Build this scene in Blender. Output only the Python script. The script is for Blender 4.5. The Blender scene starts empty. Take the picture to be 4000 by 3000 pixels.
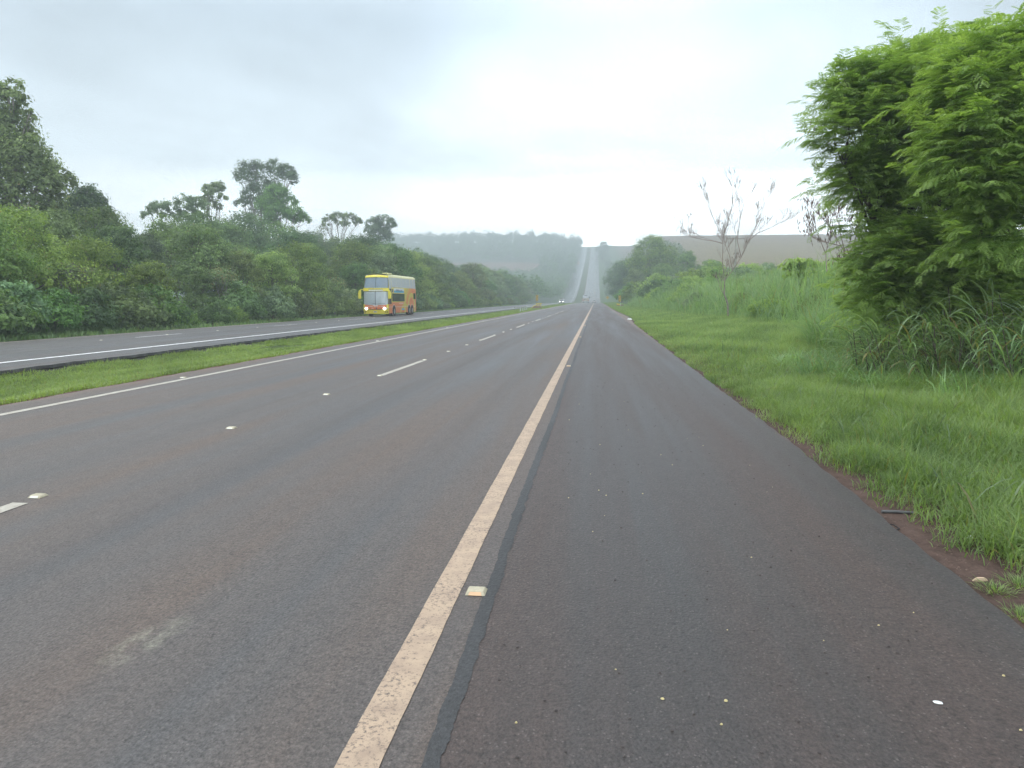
import bpy, math, random
import numpy as np
from mathutils import Vector, Matrix

C = bpy.context.scene.collection
S = bpy.context.scene
R = math.radians
rng = np.random.default_rng(7)
random.seed(7)

# ------------------------------------------------------------------ camera
H = 1.55
cam = bpy.data.cameras.new('camera'); co = bpy.data.objects.new('camera', cam); C.objects.link(co)
co.location = (0, 0, H)
co.rotation_euler = (R(90 - 6.7865), 0, R(6.6787))
cam.sensor_width = 36; cam.lens = 24.957
cam.clip_start = 0.1; cam.clip_end = 6000
S.camera = co

# ------------------------------------------------------------------ world, sun, exposure
SUN_EL, SUN_AZ = 55, -50            # azimuth clockwise from +Y
W = bpy.data.worlds.new('World'); S.world = W; W.use_nodes = True
nt = W.node_tree; nt.nodes.clear()
def wn(t, **k):
    n = nt.nodes.new(t)
    for a, b in k.items(): setattr(n, a, b)
    return n
def wl(a, b): nt.links.new(a, b)
def wmath(op, a, b=None, clamp=False):
    n = wn('ShaderNodeMath', operation=op, use_clamp=clamp)
    for i, v in enumerate((a, b)):
        if v is None: continue
        if isinstance(v, (int, float)): n.inputs[i].default_value = v
        else: wl(v, n.inputs[i])
    return n.outputs[0]
out = wn('ShaderNodeOutputWorld'); bg = wn('ShaderNodeBackground'); bg.inputs['Strength'].default_value = 0.1
sky = wn('ShaderNodeTexSky', sky_type='NISHITA', sun_disc=False)
sky.sun_elevation = R(SUN_EL); sky.sun_rotation = R(SUN_AZ)
tc = wn('ShaderNodeTexCoord')
sep = wn('ShaderNodeSeparateXYZ'); wl(tc.outputs['Generated'], sep.inputs[0])
z = wmath('MAXIMUM', sep.outputs[2], 0.0)
# cloud sheet seen in perspective: divide by height so that clouds flatten to the horizon
zz = wmath('ADD', z, 0.16)
cx = wmath('DIVIDE', sep.outputs[0], zz); cy = wmath('DIVIDE', sep.outputs[1], zz)
cmb = wn('ShaderNodeCombineXYZ'); wl(cx, cmb.inputs[0]); wl(cy, cmb.inputs[1])
n1 = wn('ShaderNodeTexNoise'); n1.inputs['Scale'].default_value = 0.85; n1.inputs['Detail'].default_value = 6; n1.inputs['Roughness'].default_value = 0.5
n1.inputs['Distortion'].default_value = 0.25
wl(cmb.outputs[0], n1.inputs['Vector'])
# elevation gradient of the overcast
ramp = wn('ShaderNodeValToRGB'); wl(z, ramp.inputs[0])
e = ramp.color_ramp.elements
e[0].position = 0.0; e[0].color = (9.0, 9.0, 9.0, 1)
e[1].position = 1.0; e[1].color = (1.30, 1.38, 1.46, 1)
for p, c in ((0.05, (6.2, 6.3, 6.35, 1)), (0.10, (2.9, 3.0, 3.08, 1)), (0.17, (0.98, 1.10, 1.20, 1)), (0.34, (0.55, 0.665, 0.775, 1)), (0.6, (0.92, 1.05, 1.17, 1))):
    q = e.new(p); q.color = c
dt = wn('ShaderNodeVectorMath', operation='DOT_PRODUCT'); wl(tc.outputs['Generated'], dt.inputs[0])
b = Vector((0.10, 0.98, 0.12)).normalized(); dt.inputs[1].default_value = b
mr = wn('ShaderNodeMapRange', interpolation_type='SMOOTHSTEP'); wl(dt.outputs['Value'], mr.inputs[0])
mr.inputs['From Min'].default_value = 0.90; mr.inputs['From Max'].default_value = 1.0
mr.inputs['To Min'].default_value = 1.0; mr.inputs['To Max'].default_value = 1.75
cl = wn('ShaderNodeMapRange'); wl(n1.outputs['Fac'], cl.inputs[0])
cl.inputs['From Min'].default_value = 0.3; cl.inputs['From Max'].default_value = 0.7
cl.inputs['To Min'].default_value = 0.64; cl.inputs['To Max'].default_value = 1.34
mul = wmath('MULTIPLY', mr.outputs[0], cl.outputs[0]); mul = wmath('MULTIPLY', mul, 10.0 * 1.18)
vs = wn('ShaderNodeVectorMath', operation='SCALE'); wl(ramp.outputs[0], vs.inputs[0]); wl(mul, vs.inputs['Scale'])
mx = wn('ShaderNodeMix', data_type='RGBA'); mx.inputs[0].default_value = 0.94
wl(sky.outputs[0], mx.inputs[6]); wl(vs.outputs[0], mx.inputs[7])
wl(mx.outputs[2], bg.inputs['Color']); wl(bg.outputs[0], out.inputs[0])

sun = bpy.data.lights.new('sun', 'SUN'); sun.energy = 1.5; sun.angle = R(40); sun.color = (1, 0.96, 0.9)
so = bpy.data.objects.new('sun', sun); C.objects.link(so)
sd = Vector((math.sin(R(SUN_AZ)) * math.cos(R(SUN_EL)), math.cos(R(SUN_AZ)) * math.cos(R(SUN_EL)), math.sin(R(SUN_EL))))
so.rotation_euler = sd.to_track_quat('Z', 'Y').to_euler(); so.location = (0, 0, 60)
S.view_settings.view_transform = 'Standard'; S.view_settings.look = 'None'
S.view_settings.gamma = 1; S.view_settings.use_curve_mapping = False
S.view_settings.exposure = 0.15
S.cycles.max_bounces = 6; S.cycles.diffuse_bounces = 4; S.cycles.glossy_bounces = 3
S.cycles.transmission_bounces = 4; S.cycles.transparent_max_bounces = 8; S.cycles.volume_bounces = 2
S.cycles.use_denoising = True
S.cycles.caustics_reflective = False; S.cycles.caustics_refractive = False
HAZE_DENSITY = 0.0018

# ------------------------------------------------------------------ materials
MATS = {}
class NT:
    def __init__(s, m): s.t = m.node_tree
    def n(s, typ, **k):
        x = s.t.nodes.new(typ)
        for a, v in k.items(): setattr(x, a, v)
        return x
    def l(s, a, b): s.t.links.new(a, b)
    def m(s, op, a, b=None, c=None, clamp=False):
        x = s.n('ShaderNodeMath', operation=op, use_clamp=clamp)
        for i, v in enumerate((a, b, c)):
            if v is None: continue
            if isinstance(v, (int, float)): x.inputs[i].default_value = v
            else: s.l(v, x.inputs[i])
        return x.outputs[0]
    def noise(s, vec, scale, detail=3, rough=0.55, dist=0):
        x = s.n('ShaderNodeTexNoise'); x.inputs['Scale'].default_value = scale; x.inputs['Detail'].default_value = detail
        x.inputs['Roughness'].default_value = rough; x.inputs['Distortion'].default_value = dist
        if vec is not None: s.l(vec, x.inputs['Vector'])
        return x.outputs['Fac']
    def rng(s, v, a, b, c=0.0, d=1.0, smooth=False):
        x = s.n('ShaderNodeMapRange'); 
        if smooth: x.interpolation_type = 'SMOOTHSTEP'
        s.l(v, x.inputs[0])
        for i, q in enumerate((a, b, c, d)): x.inputs[i + 1].default_value = q
        return x.outputs[0]
    def mix(s, f, a, b, blend='MIX'):
        x = s.n('ShaderNodeMix', data_type='RGBA', blend_type=blend)
        for i, v in ((0, f), (6, a), (7, b)):
            if isinstance(v, (int, float)): x.inputs[i].default_value = v
            elif isinstance(v, tuple): x.inputs[i].default_value = (*v[:3], 1)
            else: s.l(v, x.inputs[i])
        return x.outputs[2]
    def mapping(s, vec, scale):
        x = s.n('ShaderNodeMapping'); x.inputs['Scale'].default_value = scale; s.l(vec, x.inputs[0]); return x.outputs[0]
def newmat(name):
    m = bpy.data.materials.new(name); m.use_nodes = True; MATS[name] = m
    T = NT(m); bs = m.node_tree.nodes['Principled BSDF']; ou = m.node_tree.nodes['Material Output']
    return m, T, bs, ou
def simple(name, col, rough=0.6, metal=0.0, var=0.12, scale=6.0, spec=0.5, bump=0.0):
    m, T, bs, ou = newmat(name)
    tc = T.n('ShaderNodeTexCoord').outputs['Object']
    f = T.noise(tc, scale, 4)
    f = T.rng(f, 0.3, 0.7, 1 - var, 1 + var)
    v = T.n('ShaderNodeVectorMath', operation='SCALE'); v.inputs[0].default_value = col[:3]; T.l(f, v.inputs['Scale'])
    T.l(v.outputs[0], bs.inputs['Base Color'])
    bs.inputs['Roughness'].default_value = rough; bs.inputs['Metallic'].default_value = metal
    bs.inputs['Specular IOR Level'].default_value = spec
    if bump:
        b = T.n('ShaderNodeBump'); b.inputs['Strength'].default_value = bump; b.inputs['Distance'].default_value = 0.02
        T.l(T.noise(tc, scale * 4, 4), b.inputs['Height']); T.l(b.outputs[0], bs.inputs['Normal'])
    return m
def emis(name, col, strength):
    m, T, bs, ou = newmat(name)
    bs.inputs['Base Color'].default_value = (*col, 1); bs.inputs['Emission Color'].default_value = (*col, 1)
    bs.inputs['Emission Strength'].default_value = strength
    return m
def leafmat(name, dark, light, trans=0.35, rough=0.5, hue=0.03, spec=0.35):
    """leaf: colour runs from dark to light by the per-leaf attribute, shifts a little per object"""
    m, T, bs, ou = newmat(name)
    at = T.n('ShaderNodeAttribute', attribute_name='Col')
    sp = T.n('ShaderNodeSeparateColor'); T.l(at.outputs['Color'], sp.inputs[0])
    oi = T.n('ShaderNodeObjectInfo')
    tc = T.n('ShaderNodeTexCoord').outputs['Object']
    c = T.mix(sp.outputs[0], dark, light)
    c = T.mix(T.m('MULTIPLY', sp.outputs[1], 1.0), c, (0.30, 0.22, 0.07))     # dry leaves
    hs = T.n('ShaderNodeHueSaturation'); T.l(c, hs.inputs['Color'])
    T.l(T.m('ADD', T.m('MULTIPLY', oi.outputs['Random'], hue * 2), 0.5 - hue), hs.inputs['Hue'])
    r2 = T.m('FRACT', T.m('MULTIPLY', oi.outputs['Random'], 7.31))
    T.l(T.rng(r2, 0, 1, 0.72, 1.25), hs.inputs['Value']) if hue else None
    r3 = T.m('FRACT', T.m('MULTIPLY', oi.outputs['Random'], 13.7))
    T.l(T.rng(r3, 0, 1, 0.78, 1.05), hs.inputs['Saturation']) if hue else None
    T.l(hs.outputs[0], bs.inputs['Base Color']); bs.inputs['Roughness'].default_value = rough
    bs.inputs['Specular IOR Level'].default_value = spec
    tr = T.n('ShaderNodeBsdfTranslucent')
    tcol = T.mix(1.0, hs.outputs[0], (1.25, 1.35, 0.55), 'MULTIPLY'); T.l(tcol, tr.inputs['Color'])
    ms = T.n('ShaderNodeMixShader'); ms.inputs[0].default_value = trans
    T.l(bs.outputs[0], ms.inputs[1]); T.l(tr.outputs[0], ms.inputs[2]); T.l(ms.outputs[0], ou.inputs['Surface'])
    return m

leafmat('leaf_forest', (0.048, 0.105, 0.022), (0.24, 0.37, 0.08), 0.35)
leafmat('leaf_lime', (0.09, 0.16, 0.025), (0.33, 0.43, 0.08), 0.4)
leafmat('leaf_dark', (0.030, 0.075, 0.024), (0.14, 0.245, 0.07), 0.3)
leafmat('leaf_mound', (0.16, 0.27, 0.05), (0.42, 0.55, 0.13), 0.4, hue=0.0)
leafmat('leaf_silver', (0.075, 0.14, 0.055), (0.32, 0.44, 0.22), 0.35)
leafmat('leaf_feather', (0.095, 0.18, 0.05), (0.46, 0.60, 0.19), 0.5, hue=0.0)
leafmat('grass_blade', (0.095, 0.17, 0.05), (0.38, 0.49, 0.20), 0.45, hue=0.0)
leafmat('grass_median', (0.12, 0.19, 0.045), (0.36, 0.46, 0.16), 0.45, hue=0.0)
leafmat('grass_tall', (0.13, 0.23, 0.09), (0.36, 0.49, 0.25), 0.45, hue=0.0)
leafmat('grass_reed', (0.07, 0.15, 0.055), (0.36, 0.49, 0.25), 0.4, hue=0.008, rough=0.4)
simple('bark', (0.12, 0.10, 0.08), 0.9, var=0.35, scale=3, bump=0.5)
simple('bark_pale', (0.24, 0.22, 0.19), 0.9, var=0.3, scale=3, bump=0.4)
simple('twig_grey', (0.30, 0.24, 0.215), 0.9, var=0.3, scale=8)
simple('pod_brown', (0.10, 0.055, 0.035), 0.8, var=0.4, scale=9)

# asphalt ---------------------------------------------------------------
def asphalt(name, wet=0.5, x_dirt=None):
    m, T, bs, ou = newmat(name)
    tc = T.n('ShaderNodeTexCoord').outputs['Object']
    st = T.mapping(tc, (1.0, 0.035, 1.0))           # streaks along the road
    sx = T.n('ShaderNodeSeparateXYZ'); T.l(tc, sx.inputs[0])
    streak = T.noise(st, 1.1, 4, 0.6)
    big = T.noise(T.mapping(tc, (1, 0.3, 1)), 0.55, 3)
    grain = T.noise(tc, 55, 3, 0.7)
    grain2 = T.noise(tc, 190, 2, 0.6)
    blot = T.noise(T.mapping(tc, (1, 0.6, 1)), 9, 4, 0.65)
    vor = T.n('ShaderNodeTexVoronoi'); vor.inputs['Scale'].default_value = 75; T.l(tc, vor.inputs['Vector'])
    c = T.mix(T.rng(streak, 0.36, 0.66), (0.074, 0.070, 0.071), (0.130, 0.092, 0.072))
    c = T.mix(T.rng(big, 0.42, 0.72, 0, 0.55), c, (0.086, 0.084, 0.086))
    # darker wheel / oil lanes along the road
    tr = T.noise(T.mapping(tc, (0.75, 0.008, 1)), 1.0, 2)
    c = T.mix(T.rng(tr, 0.52, 0.72, 0, 0.45), c, (0.050, 0.049, 0.054))
    if x_dirt is not None:      # the shoulder is an older, browner and darker mat
        wv = T.m('ADD', sx.outputs[0], T.rng(T.noise(tc, 4, 3), .3, .7, -.02, .02))
        c2 = T.mix(T.rng(streak, 0.35, 0.68), (0.048, 0.042, 0.041), (0.082, 0.053, 0.044))
        c = T.mix(T.rng(wv, -.56, -.50), c, c2)
        # pale scuff in the near lane
        du = T.m('DIVIDE', T.m('ADD', sx.outputs[0], 2.02), .13); dv = T.m('DIVIDE', T.m('SUBTRACT', sx.outputs[1], 2.86), .32)
        # runs slightly across the lane
        du = T.m('ADD', du, T.m('MULTIPLY', dv, -.35))
        rr_ = T.m('ADD', T.m('MULTIPLY', du, du), T.m('MULTIPLY', dv, dv))
        k_ = T.m('MULTIPLY', T.rng(rr_, 1.0, 0.0, 0, 1, True), T.rng(T.noise(T.mapping(tc, (1, .5, 1)), 14, 4, .7), .42, .62))
        c = T.mix(T.m('MULTIPLY', k_, .55), c, (0.30, 0.29, 0.22))
    else:
        c = T.mix(.55, c, (0.050, 0.053, 0.062))
    g = T.rng(grain, 0.30, 0.70, 0.50, 1.45)
    g = T.m('MULTIPLY', g, T.rng(T.noise(tc, 26, 4, .75), .30, .52, .55, 1.0))
    g = T.m('MULTIPLY', g, T.rng(blot, 0.3, 0.7, 0.86, 1.12))
    g = T.m('MULTIPLY', g, T.rng(grain2, 0.3, 0.7, 0.8, 1.2))
    pit = T.m('MULTIPLY', T.rng(T.noise(T.mapping(tc, (1, .7, 1)), 34, 3, .6), .60, .66), T.rng(T.noise(tc, .9, 3), .42, .60))
    g = T.m('MULTIPLY', g, T.m('SUBTRACT', 1.0, T.m('MULTIPLY', pit, .5)))
    v = T.n('ShaderNodeVectorMath', operation='SCALE'); T.l(c, v.inputs[0]); T.l(g, v.inputs['Scale'])
    col = v.outputs[0]
    # sparse pale chippings
    sc = T.n('ShaderNodeSeparateColor'); T.l(vor.outputs['Color'], sc.inputs[0])
    chip = T.m('MULTIPLY', T.m('GREATER_THAN', sc.outputs[0], 0.93), T.m('LESS_THAN', vor.outputs['Distance'], 0.35))
    col = T.mix(T.m('MULTIPLY', chip, 0.35), col, (0.26, 0.22, 0.2))
    if x_dirt is not None:      # soil washed over the edges of the paving
        for (xe, wd, sgn) in x_dirt:
            e = T.m('ADD', sx.outputs[0], T.rng(T.noise(T.mapping(tc, (1, .5, 1)), 3, 4), 0.3, 0.7, -wd, wd))
            if sgn > 0: f = T.rng(e, xe - wd, xe + wd, 0, 0.85, True)
            else: f = T.rng(e, xe + wd, xe - wd, 0, 0.85, True)
            col = T.mix(f, col, (0.14, 0.085, 0.062))
    T.l(col, bs.inputs['Base Color'])
    damp = T.rng(T.m('ADD', sx.outputs[1], T.rng(streak, .3, .7, -40, 40)), 400, 520)      # the climb beyond the dip is wet
    dry_r = T.rng(streak, 0.3, 0.7, wet - 0.06, wet + 0.14)
    T.l(T.m('ADD', dry_r, T.m('MULTIPLY', damp, -.30)), bs.inputs['Roughness'])
    bs.inputs['Specular IOR Level'].default_value = 0.5
    b = T.n('ShaderNodeBump'); b.inputs['Strength'].default_value = 0.55; b.inputs['Distance'].default_value = 0.006
    hsum = T.m('ADD', T.m('MULTIPLY', vor.outputs['Distance'], -0.9), T.m('MULTIPLY', grain, 1.2))
    T.l(T.m('SUBTRACT', .55, T.m('MULTIPLY', damp, .5)), b.inputs['Strength']); T.l(hsum, b.inputs['Height']); T.l(b.outputs[0], bs.inputs['Normal'])
    return m
asphalt('asphalt', 0.52, [(-8.55, 0.16, -1), (2.25, 0.12, 1)])
asphalt('asphalt_left', 0.48)
def paint(name, col, wear):
    m, T, bs, ou = newmat(name)
    tc = T.n('ShaderNodeTexCoord').outputs['Object']
    f = T.noise(tc, 42, 4, 0.75); g = T.noise(tc, 2.0, 3); h = T.noise(tc, 120, 2, .7)
    k = T.m('ADD', T.m('MULTIPLY', f, 0.6), T.m('ADD', T.m('MULTIPLY', g, 0.15), T.m('MULTIPLY', h, 0.3)))
    w = T.rng(k, wear, wear + 0.10)
    c = T.mix(w, (0.13, 0.10, 0.085), col)
    c = T.mix(T.rng(T.noise(tc, 7, 4), 0.40, 0.70, 0, 0.5), c, (0.27, 0.19, 0.145))
    T.l(c, bs.inputs['Base Color']); bs.inputs['Roughness'].default_value = 0.6
    b = T.n('ShaderNodeBump'); b.inputs['Strength'].default_value = 0.6; b.inputs['Distance'].default_value = 0.006
    T.l(f, b.inputs['Height']); T.l(b.outputs[0], bs.inputs['Normal'])
    return m
paint('paint_cream', (0.50, 0.365, 0.255), 0.41)
paint('paint_white', (0.50, 0.47, 0.40), 0.37)
paint('paint_bright', (0.92, 0.93, 0.93), 0.18)
paint('paint_yellowish', (0.62, 0.55, 0.36), 0.33)
# ground --------------------------------------------------------------------
m, T, bs, ou = newmat('ground')
at = T.n('ShaderNodeAttribute', attribute_name='Col'); tc = T.n('ShaderNodeTexCoord').outputs['Object']
f = T.noise(tc, 9, 5, 0.65); f2 = T.noise(tc, 0.35, 3); f3 = T.noise(tc, 60, 3, .7)
k = T.m('MULTIPLY', T.rng(f, 0.3, 0.7, 0.72, 1.3), T.rng(f2, 0.3, 0.7, 0.85, 1.15)); k = T.m('MULTIPLY', k, T.rng(f3, 0.3, 0.7, 0.8, 1.2))
v = T.n('ShaderNodeVectorMath', operation='SCALE'); T.l(at.outputs['Color'], v.inputs[0]); T.l(k, v.inputs['Scale'])
T.l(v.outputs[0], bs.inputs['Base Color']); bs.inputs['Roughness'].default_value = 0.95; bs.inputs['Specular IOR Level'].default_value = 0.15
b = T.n('ShaderNodeBump'); b.inputs['Strength'].default_value = 0.7; b.inputs['Distance'].default_value = 0.03
T.l(T.m('ADD', f, T.m('MULTIPLY', f3, .3)), b.inputs['Height']); T.l(b.outputs[0], bs.inputs['Normal'])

# ------------------------------------------------------------------ mesh helpers
def mesh_np(name, verts, faces, col=None, smooth=False):
    """faces: list of int arrays (n,k)"""
    me = bpy.data.meshes.new(name)
    verts = np.asarray(verts, np.float32)
    faces = [np.asarray(f, np.int32) for f in (faces if isinstance(faces, list) else [faces]) if len(f)]
    idx = np.concatenate([f.ravel() for f in faces])
    tot = np.concatenate([np.full(len(f), f.shape[1], np.int32) for f in faces])
    st = np.concatenate([[0], np.cumsum(tot)[:-1]]).astype(np.int32)
    me.vertices.add(len(verts)); me.vertices.foreach_set('co', verts.ravel())
    me.loops.add(len(idx)); me.loops.foreach_set('vertex_index', idx)
    me.polygons.add(len(tot)); me.polygons.foreach_set('loop_start', st); me.polygons.foreach_set('loop_total', tot)
    me.polygons.foreach_set('use_smooth', np.full(len(tot), bool(smooth)))
    me.update(calc_edges=True)
    if col is not None:
        a = me.color_attributes.new('Col', 'FLOAT_COLOR', 'POINT')
        c4 = np.ones((len(verts), 4), np.float32); c4[:, :col.shape[1]] = col
        a.data.foreach_set('color', c4.ravel())
    return me
def link(name, me, mat=None, parent=None, loc=None):
    o = bpy.data.objects.new(name, me); C.objects.link(o)
    if mat is not None and me is not None and len(me.materials) == 0: me.materials.append(MATS[mat] if isinstance(mat, str) else mat)
    if parent is not None: o.parent = parent
    if loc is not None: o.location = loc
    return o
def tag(o, label=None, cat=None, group=None, kind=None):
    if label: o['label'] = label
    if cat: o['category'] = cat
    if group: o['group'] = group
    if kind: o['kind'] = kind
    return o
def thing(name, label, cat, loc=(0, 0, 0), rz=0.0, group=None):
    o = bpy.data.objects.new(name, None); C.objects.link(o); o.location = loc; o.rotation_euler = (0, 0, rz)
    o.empty_display_size = 0.1
    return tag(o, label, cat, group)
def dup(root, loc, rz=0.0, scale=1.0, label=None, group=None, mats=None):
    r = root.copy(); C.objects.link(r); r.location = loc; r.rotation_euler = (0, 0, rz)
    r.scale = (scale,) * 3 if not isinstance(scale, tuple) else scale
    if label: r['label'] = label
    if group: r['group'] = group
    for ch in list(root.children):
        c = ch.copy(); C.objects.link(c); c.parent = r
        if mats and ch.name.split('.')[0] in mats and len(c.material_slots):
            c.material_slots[0].link = 'OBJECT'; c.material_slots[0].material = MATS[mats[ch.name.split('.')[0]]]
        for g in list(ch.children):
            d = g.copy(); C.objects.link(d); d.parent = c
    return r
class MB:
    """collects simple solids into one mesh"""
    def __init__(s): s.v = []; s.f = []
    def add(s, vs, fs):
        o = len(s.v); s.v += [tuple(map(float, q)) for q in vs]; s.f += [tuple(i + o for i in f) for f in fs]; return s
    def box(s, x0, x1, y0, y1, z0, z1, M=None):
        vs = [(x0,y0,z0),(x1,y0,z0),(x1,y1,z0),(x0,y1,z0),(x0,y0,z1),(x1,y0,z1),(x1,y1,z1),(x0,y1,z1)]
        if M: vs = [M @ Vector(v) for v in vs]
        return s.add(vs, [(3,2,1,0),(4,5,6,7),(0,1,5,4),(1,2,6,5),(2,3,7,6),(3,0,4,7)])
    def tube(s, pts, rad, n=6):
        pts = [Vector(p) for p in pts]
        if not hasattr(rad, '__len__'): rad = [rad] * len(pts)
        vs = []; fs = []
        for i, p in enumerate(pts):
            d = (pts[min(i + 1, len(pts) - 1)] - pts[max(i - 1, 0)]).normalized()
            a = Vector((0, 0, 1)) if abs(d.z) < 0.9 else Vector((1, 0, 0))
            u = d.cross(a).normalized(); w = d.cross(u)
            for k in range(n):
                t = 2 * math.pi * k / n; vs.append(p + (u * math.cos(t) + w * math.sin(t)) * rad[i])
        for i in range(len(pts) - 1):
            for k in range(n):
                fs.append((i*n+k, i*n+(k+1) % n, (i+1)*n+(k+1) % n, (i+1)*n+k))
        fs.append(tuple(range(n))[::-1]); fs.append(tuple((len(pts)-1)*n+k for k in range(n)))
        return s.add(vs, fs)
    def disc(s, c, axis, r, h, n=20, r2=None):
        a = Vector(axis).normalized(); return s.tube([Vector(c) - a*h/2, Vector(c) + a*h/2], [r, r if r2 is None else r2], n)
    def prism(s, poly, axis, a, b):
        """poly in the plane across axis 'x' (y,z) or 'y' (x,z) or 'z' (x,y), from a to b"""
        def mk(p, t): return {'x': (t, p[0], p[1]), 'y': (p[0], t, p[1]), 'z': (p[0], p[1], t)}[axis]
        n = len(poly); vs = [mk(p, a) for p in poly] + [mk(p, b) for p in poly]
        fs = [tuple(range(n))[::-1], tuple(range(n, 2*n))] + [(i, (i+1) % n, (i+1) % n + n, i + n) for i in range(n)]
        return s.add(vs, fs)
    def mesh(s, name, smooth=False, bevel=0):
        me = bpy.data.meshes.new(name); me.from_pydata(s.v, [], s.f); me.update()
        import bmesh
        bm = bmesh.new(); bm.from_mesh(me)
        if bevel:
            ed = [e for e in bm.edges if len(e.link_faces) == 2 and e.calc_face_angle(0) > 0.5]
            bmesh.ops.bevel(bm, geom=ed, offset=bevel, segments=2, affect='EDGES', profile=0.6)
        bmesh.ops.recalc_face_normals(bm, faces=bm.faces); bm.to_mesh(me); bm.free()
        me.polygons.foreach_set('use_smooth', np.full(len(me.polygons), bool(smooth)))
        if smooth:
            me.polygons.foreach_set('use_smooth', np.ones(len(me.polygons), bool))
            try: me.set_sharp_from_angle(angle=R(40))
            except Exception: pass
        return me
    def build(s, name, mat, parent=None, smooth=False, bevel=0, loc=None):
        return link(name, s.mesh(name, smooth, bevel), mat, parent, loc)
def text_mesh(txt, size, extrude=0.004):
    cu = bpy.data.curves.new('lettering', 'FONT'); cu.body = txt; cu.size = size; cu.extrude = extrude
    cu.align_x = 'CENTER'; cu.align_y = 'CENTER'; cu.resolution_u = 3
    o = bpy.data.objects.new('tmp_text', cu); C.objects.link(o); bpy.context.view_layer.update()
    me = bpy.data.meshes.new_from_object(o.evaluated_get(bpy.context.evaluated_depsgraph_get()))
    bpy.data.objects.remove(o); return me

# ------------------------------------------------------------------ terrain
def sstep(x, a, b):
    t = np.clip((np.asarray(x, float) - a) / (b - a), 0, 1); return t * t * (3 - 2 * t)
_py = np.arange(-400, 2600, 2.0)
_pz = np.interp(_py, [-400, 250, 300, 330, 360, 410, 450, 520, 635, 760, 900, 1050, 1150, 1230, 1300, 1400, 1700, 2600],
                     [0, 0, .16, .0, -.6, -1.3, -.6, 3, 13.5, 28.5, 46, 67, 82, 91, 94, 94, 85, 50])
_k = np.exp(-0.5 * (np.arange(-20, 21) / 7.0) ** 2); _k /= _k.sum()
_pz = np.convolve(np.pad(_pz, 20, 'edge'), _k, 'valid')
def prof(Y): return np.interp(Y, _py, _pz)
_ff = np.array([[-400, 0], [100, 0], [180, 2], [300, 14], [450, 33], [600, 50], [750, 62], [830, 64], [900, 66], [1200, 86], [1500, 84], [2600, 60]], float)
_fz = np.interp(_py, _ff[:, 0], _ff[:, 1]); _fz = np.convolve(np.pad(_fz, 20, 'edge'), _k, 'valid')
def road_l(X): return np.interp(X, [-24.4, -23.6, -20, -15.85, -14.2], [-.185, -.17, -.11, -.14, -.15])
_cx = np.array([-2000, -100, -60, -35, -26, -24.6, -24.3, -23.6, -20, -15.85, -14.35, -14.15, -13, -10.5, -9.1, -8.85, -8.5, 1.85, 2.05, 2.4, 3, 5, 8, 12, 20, 60, 2000], float)
_cz = np.array([4, 2, 1, .1, -.30, -.27, -.25, -.24, -.18, -.21, -.235, -.27, -.40, -.27, -.05, -.03, -.06, -.06, -.035, -.03, .0, .08, .3, 1.0, 2.2, 3.2, 4], float)
def ground_z(X, Y):
    X = np.asarray(X, float); Y = np.asarray(Y, float)
    p = prof(Y)
    fr = np.interp(Y, _py, _fz)
    wR = sstep(X, 9, 60)
    base = p * (1 - wR) + np.maximum(fr, p * 0) * wR
    wL = sstep(-X, 28, 90)
    base = base + wL * np.interp(Y, [700, 850, 1000, 1150, 1300, 1600], [0, 3, 7, 8, 4, 0])
    nz = 0.06 * np.sin(X * 1.3 + Y * .7) * np.sin(Y * .9 - X * .4) * sstep(np.abs(X + 3.5), 8, 14) * (1 - sstep(-X, 14.0, 14.2) * (1 - sstep(-X, 24.8, 27)))
    return base + np.interp(X, _cx, _cz) + nz
def edge_R(Y):   # right edge of the paving
    Y = np.asarray(Y, float)
    return np.interp(Y, [-50, 3, 8, 20, 45, 65, 90, 120, 400, 2600], [2.0, 2.02, 2.14, 2.22, 2.45, 2.95, 2.7, 2.7, 3.1, 3.1]) + 0.008 * np.sin(Y * .9) + 0.006 * np.sin(Y * 3.3 + 1) + .008 * np.sin(Y * 11)
YS = np.unique(np.concatenate([np.arange(-300, -20, 20), np.arange(-20, 2, 2.0), np.arange(2, 40, 0.5), np.arange(40, 120, 2), np.arange(120, 600, 6), np.arange(600, 1490, 12), [1490]]))
XS = np.unique(np.concatenate([-np.geomspace(27, 1450, 34), np.arange(-26, -14.6, .8), np.arange(-14.4, -8.4, 0.35), [-14.35, -14.15, -13.9, -8.85, -8.5, -6, -3, 0, 1.85, 2.05, 2.25, 2.4, 2.6, 2.8, 3.0, 3.3], np.arange(3.6, 14, 0.5), np.geomspace(14.5, 1450, 44)]))
gx, gy = np.meshgrid(XS, YS); gz = ground_z(gx, gy)
ny, nx = gx.shape
vv = np.stack([gx.ravel(), gy.ravel(), gz.ravel()], 1)
ii = np.arange(ny * nx).reshape(ny, nx)
ff = np.stack([ii[:-1, :-1].ravel(), ii[:-1, 1:].ravel(), ii[1:, 1:].ravel(), ii[1:, :-1].ravel()], 1)
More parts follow.
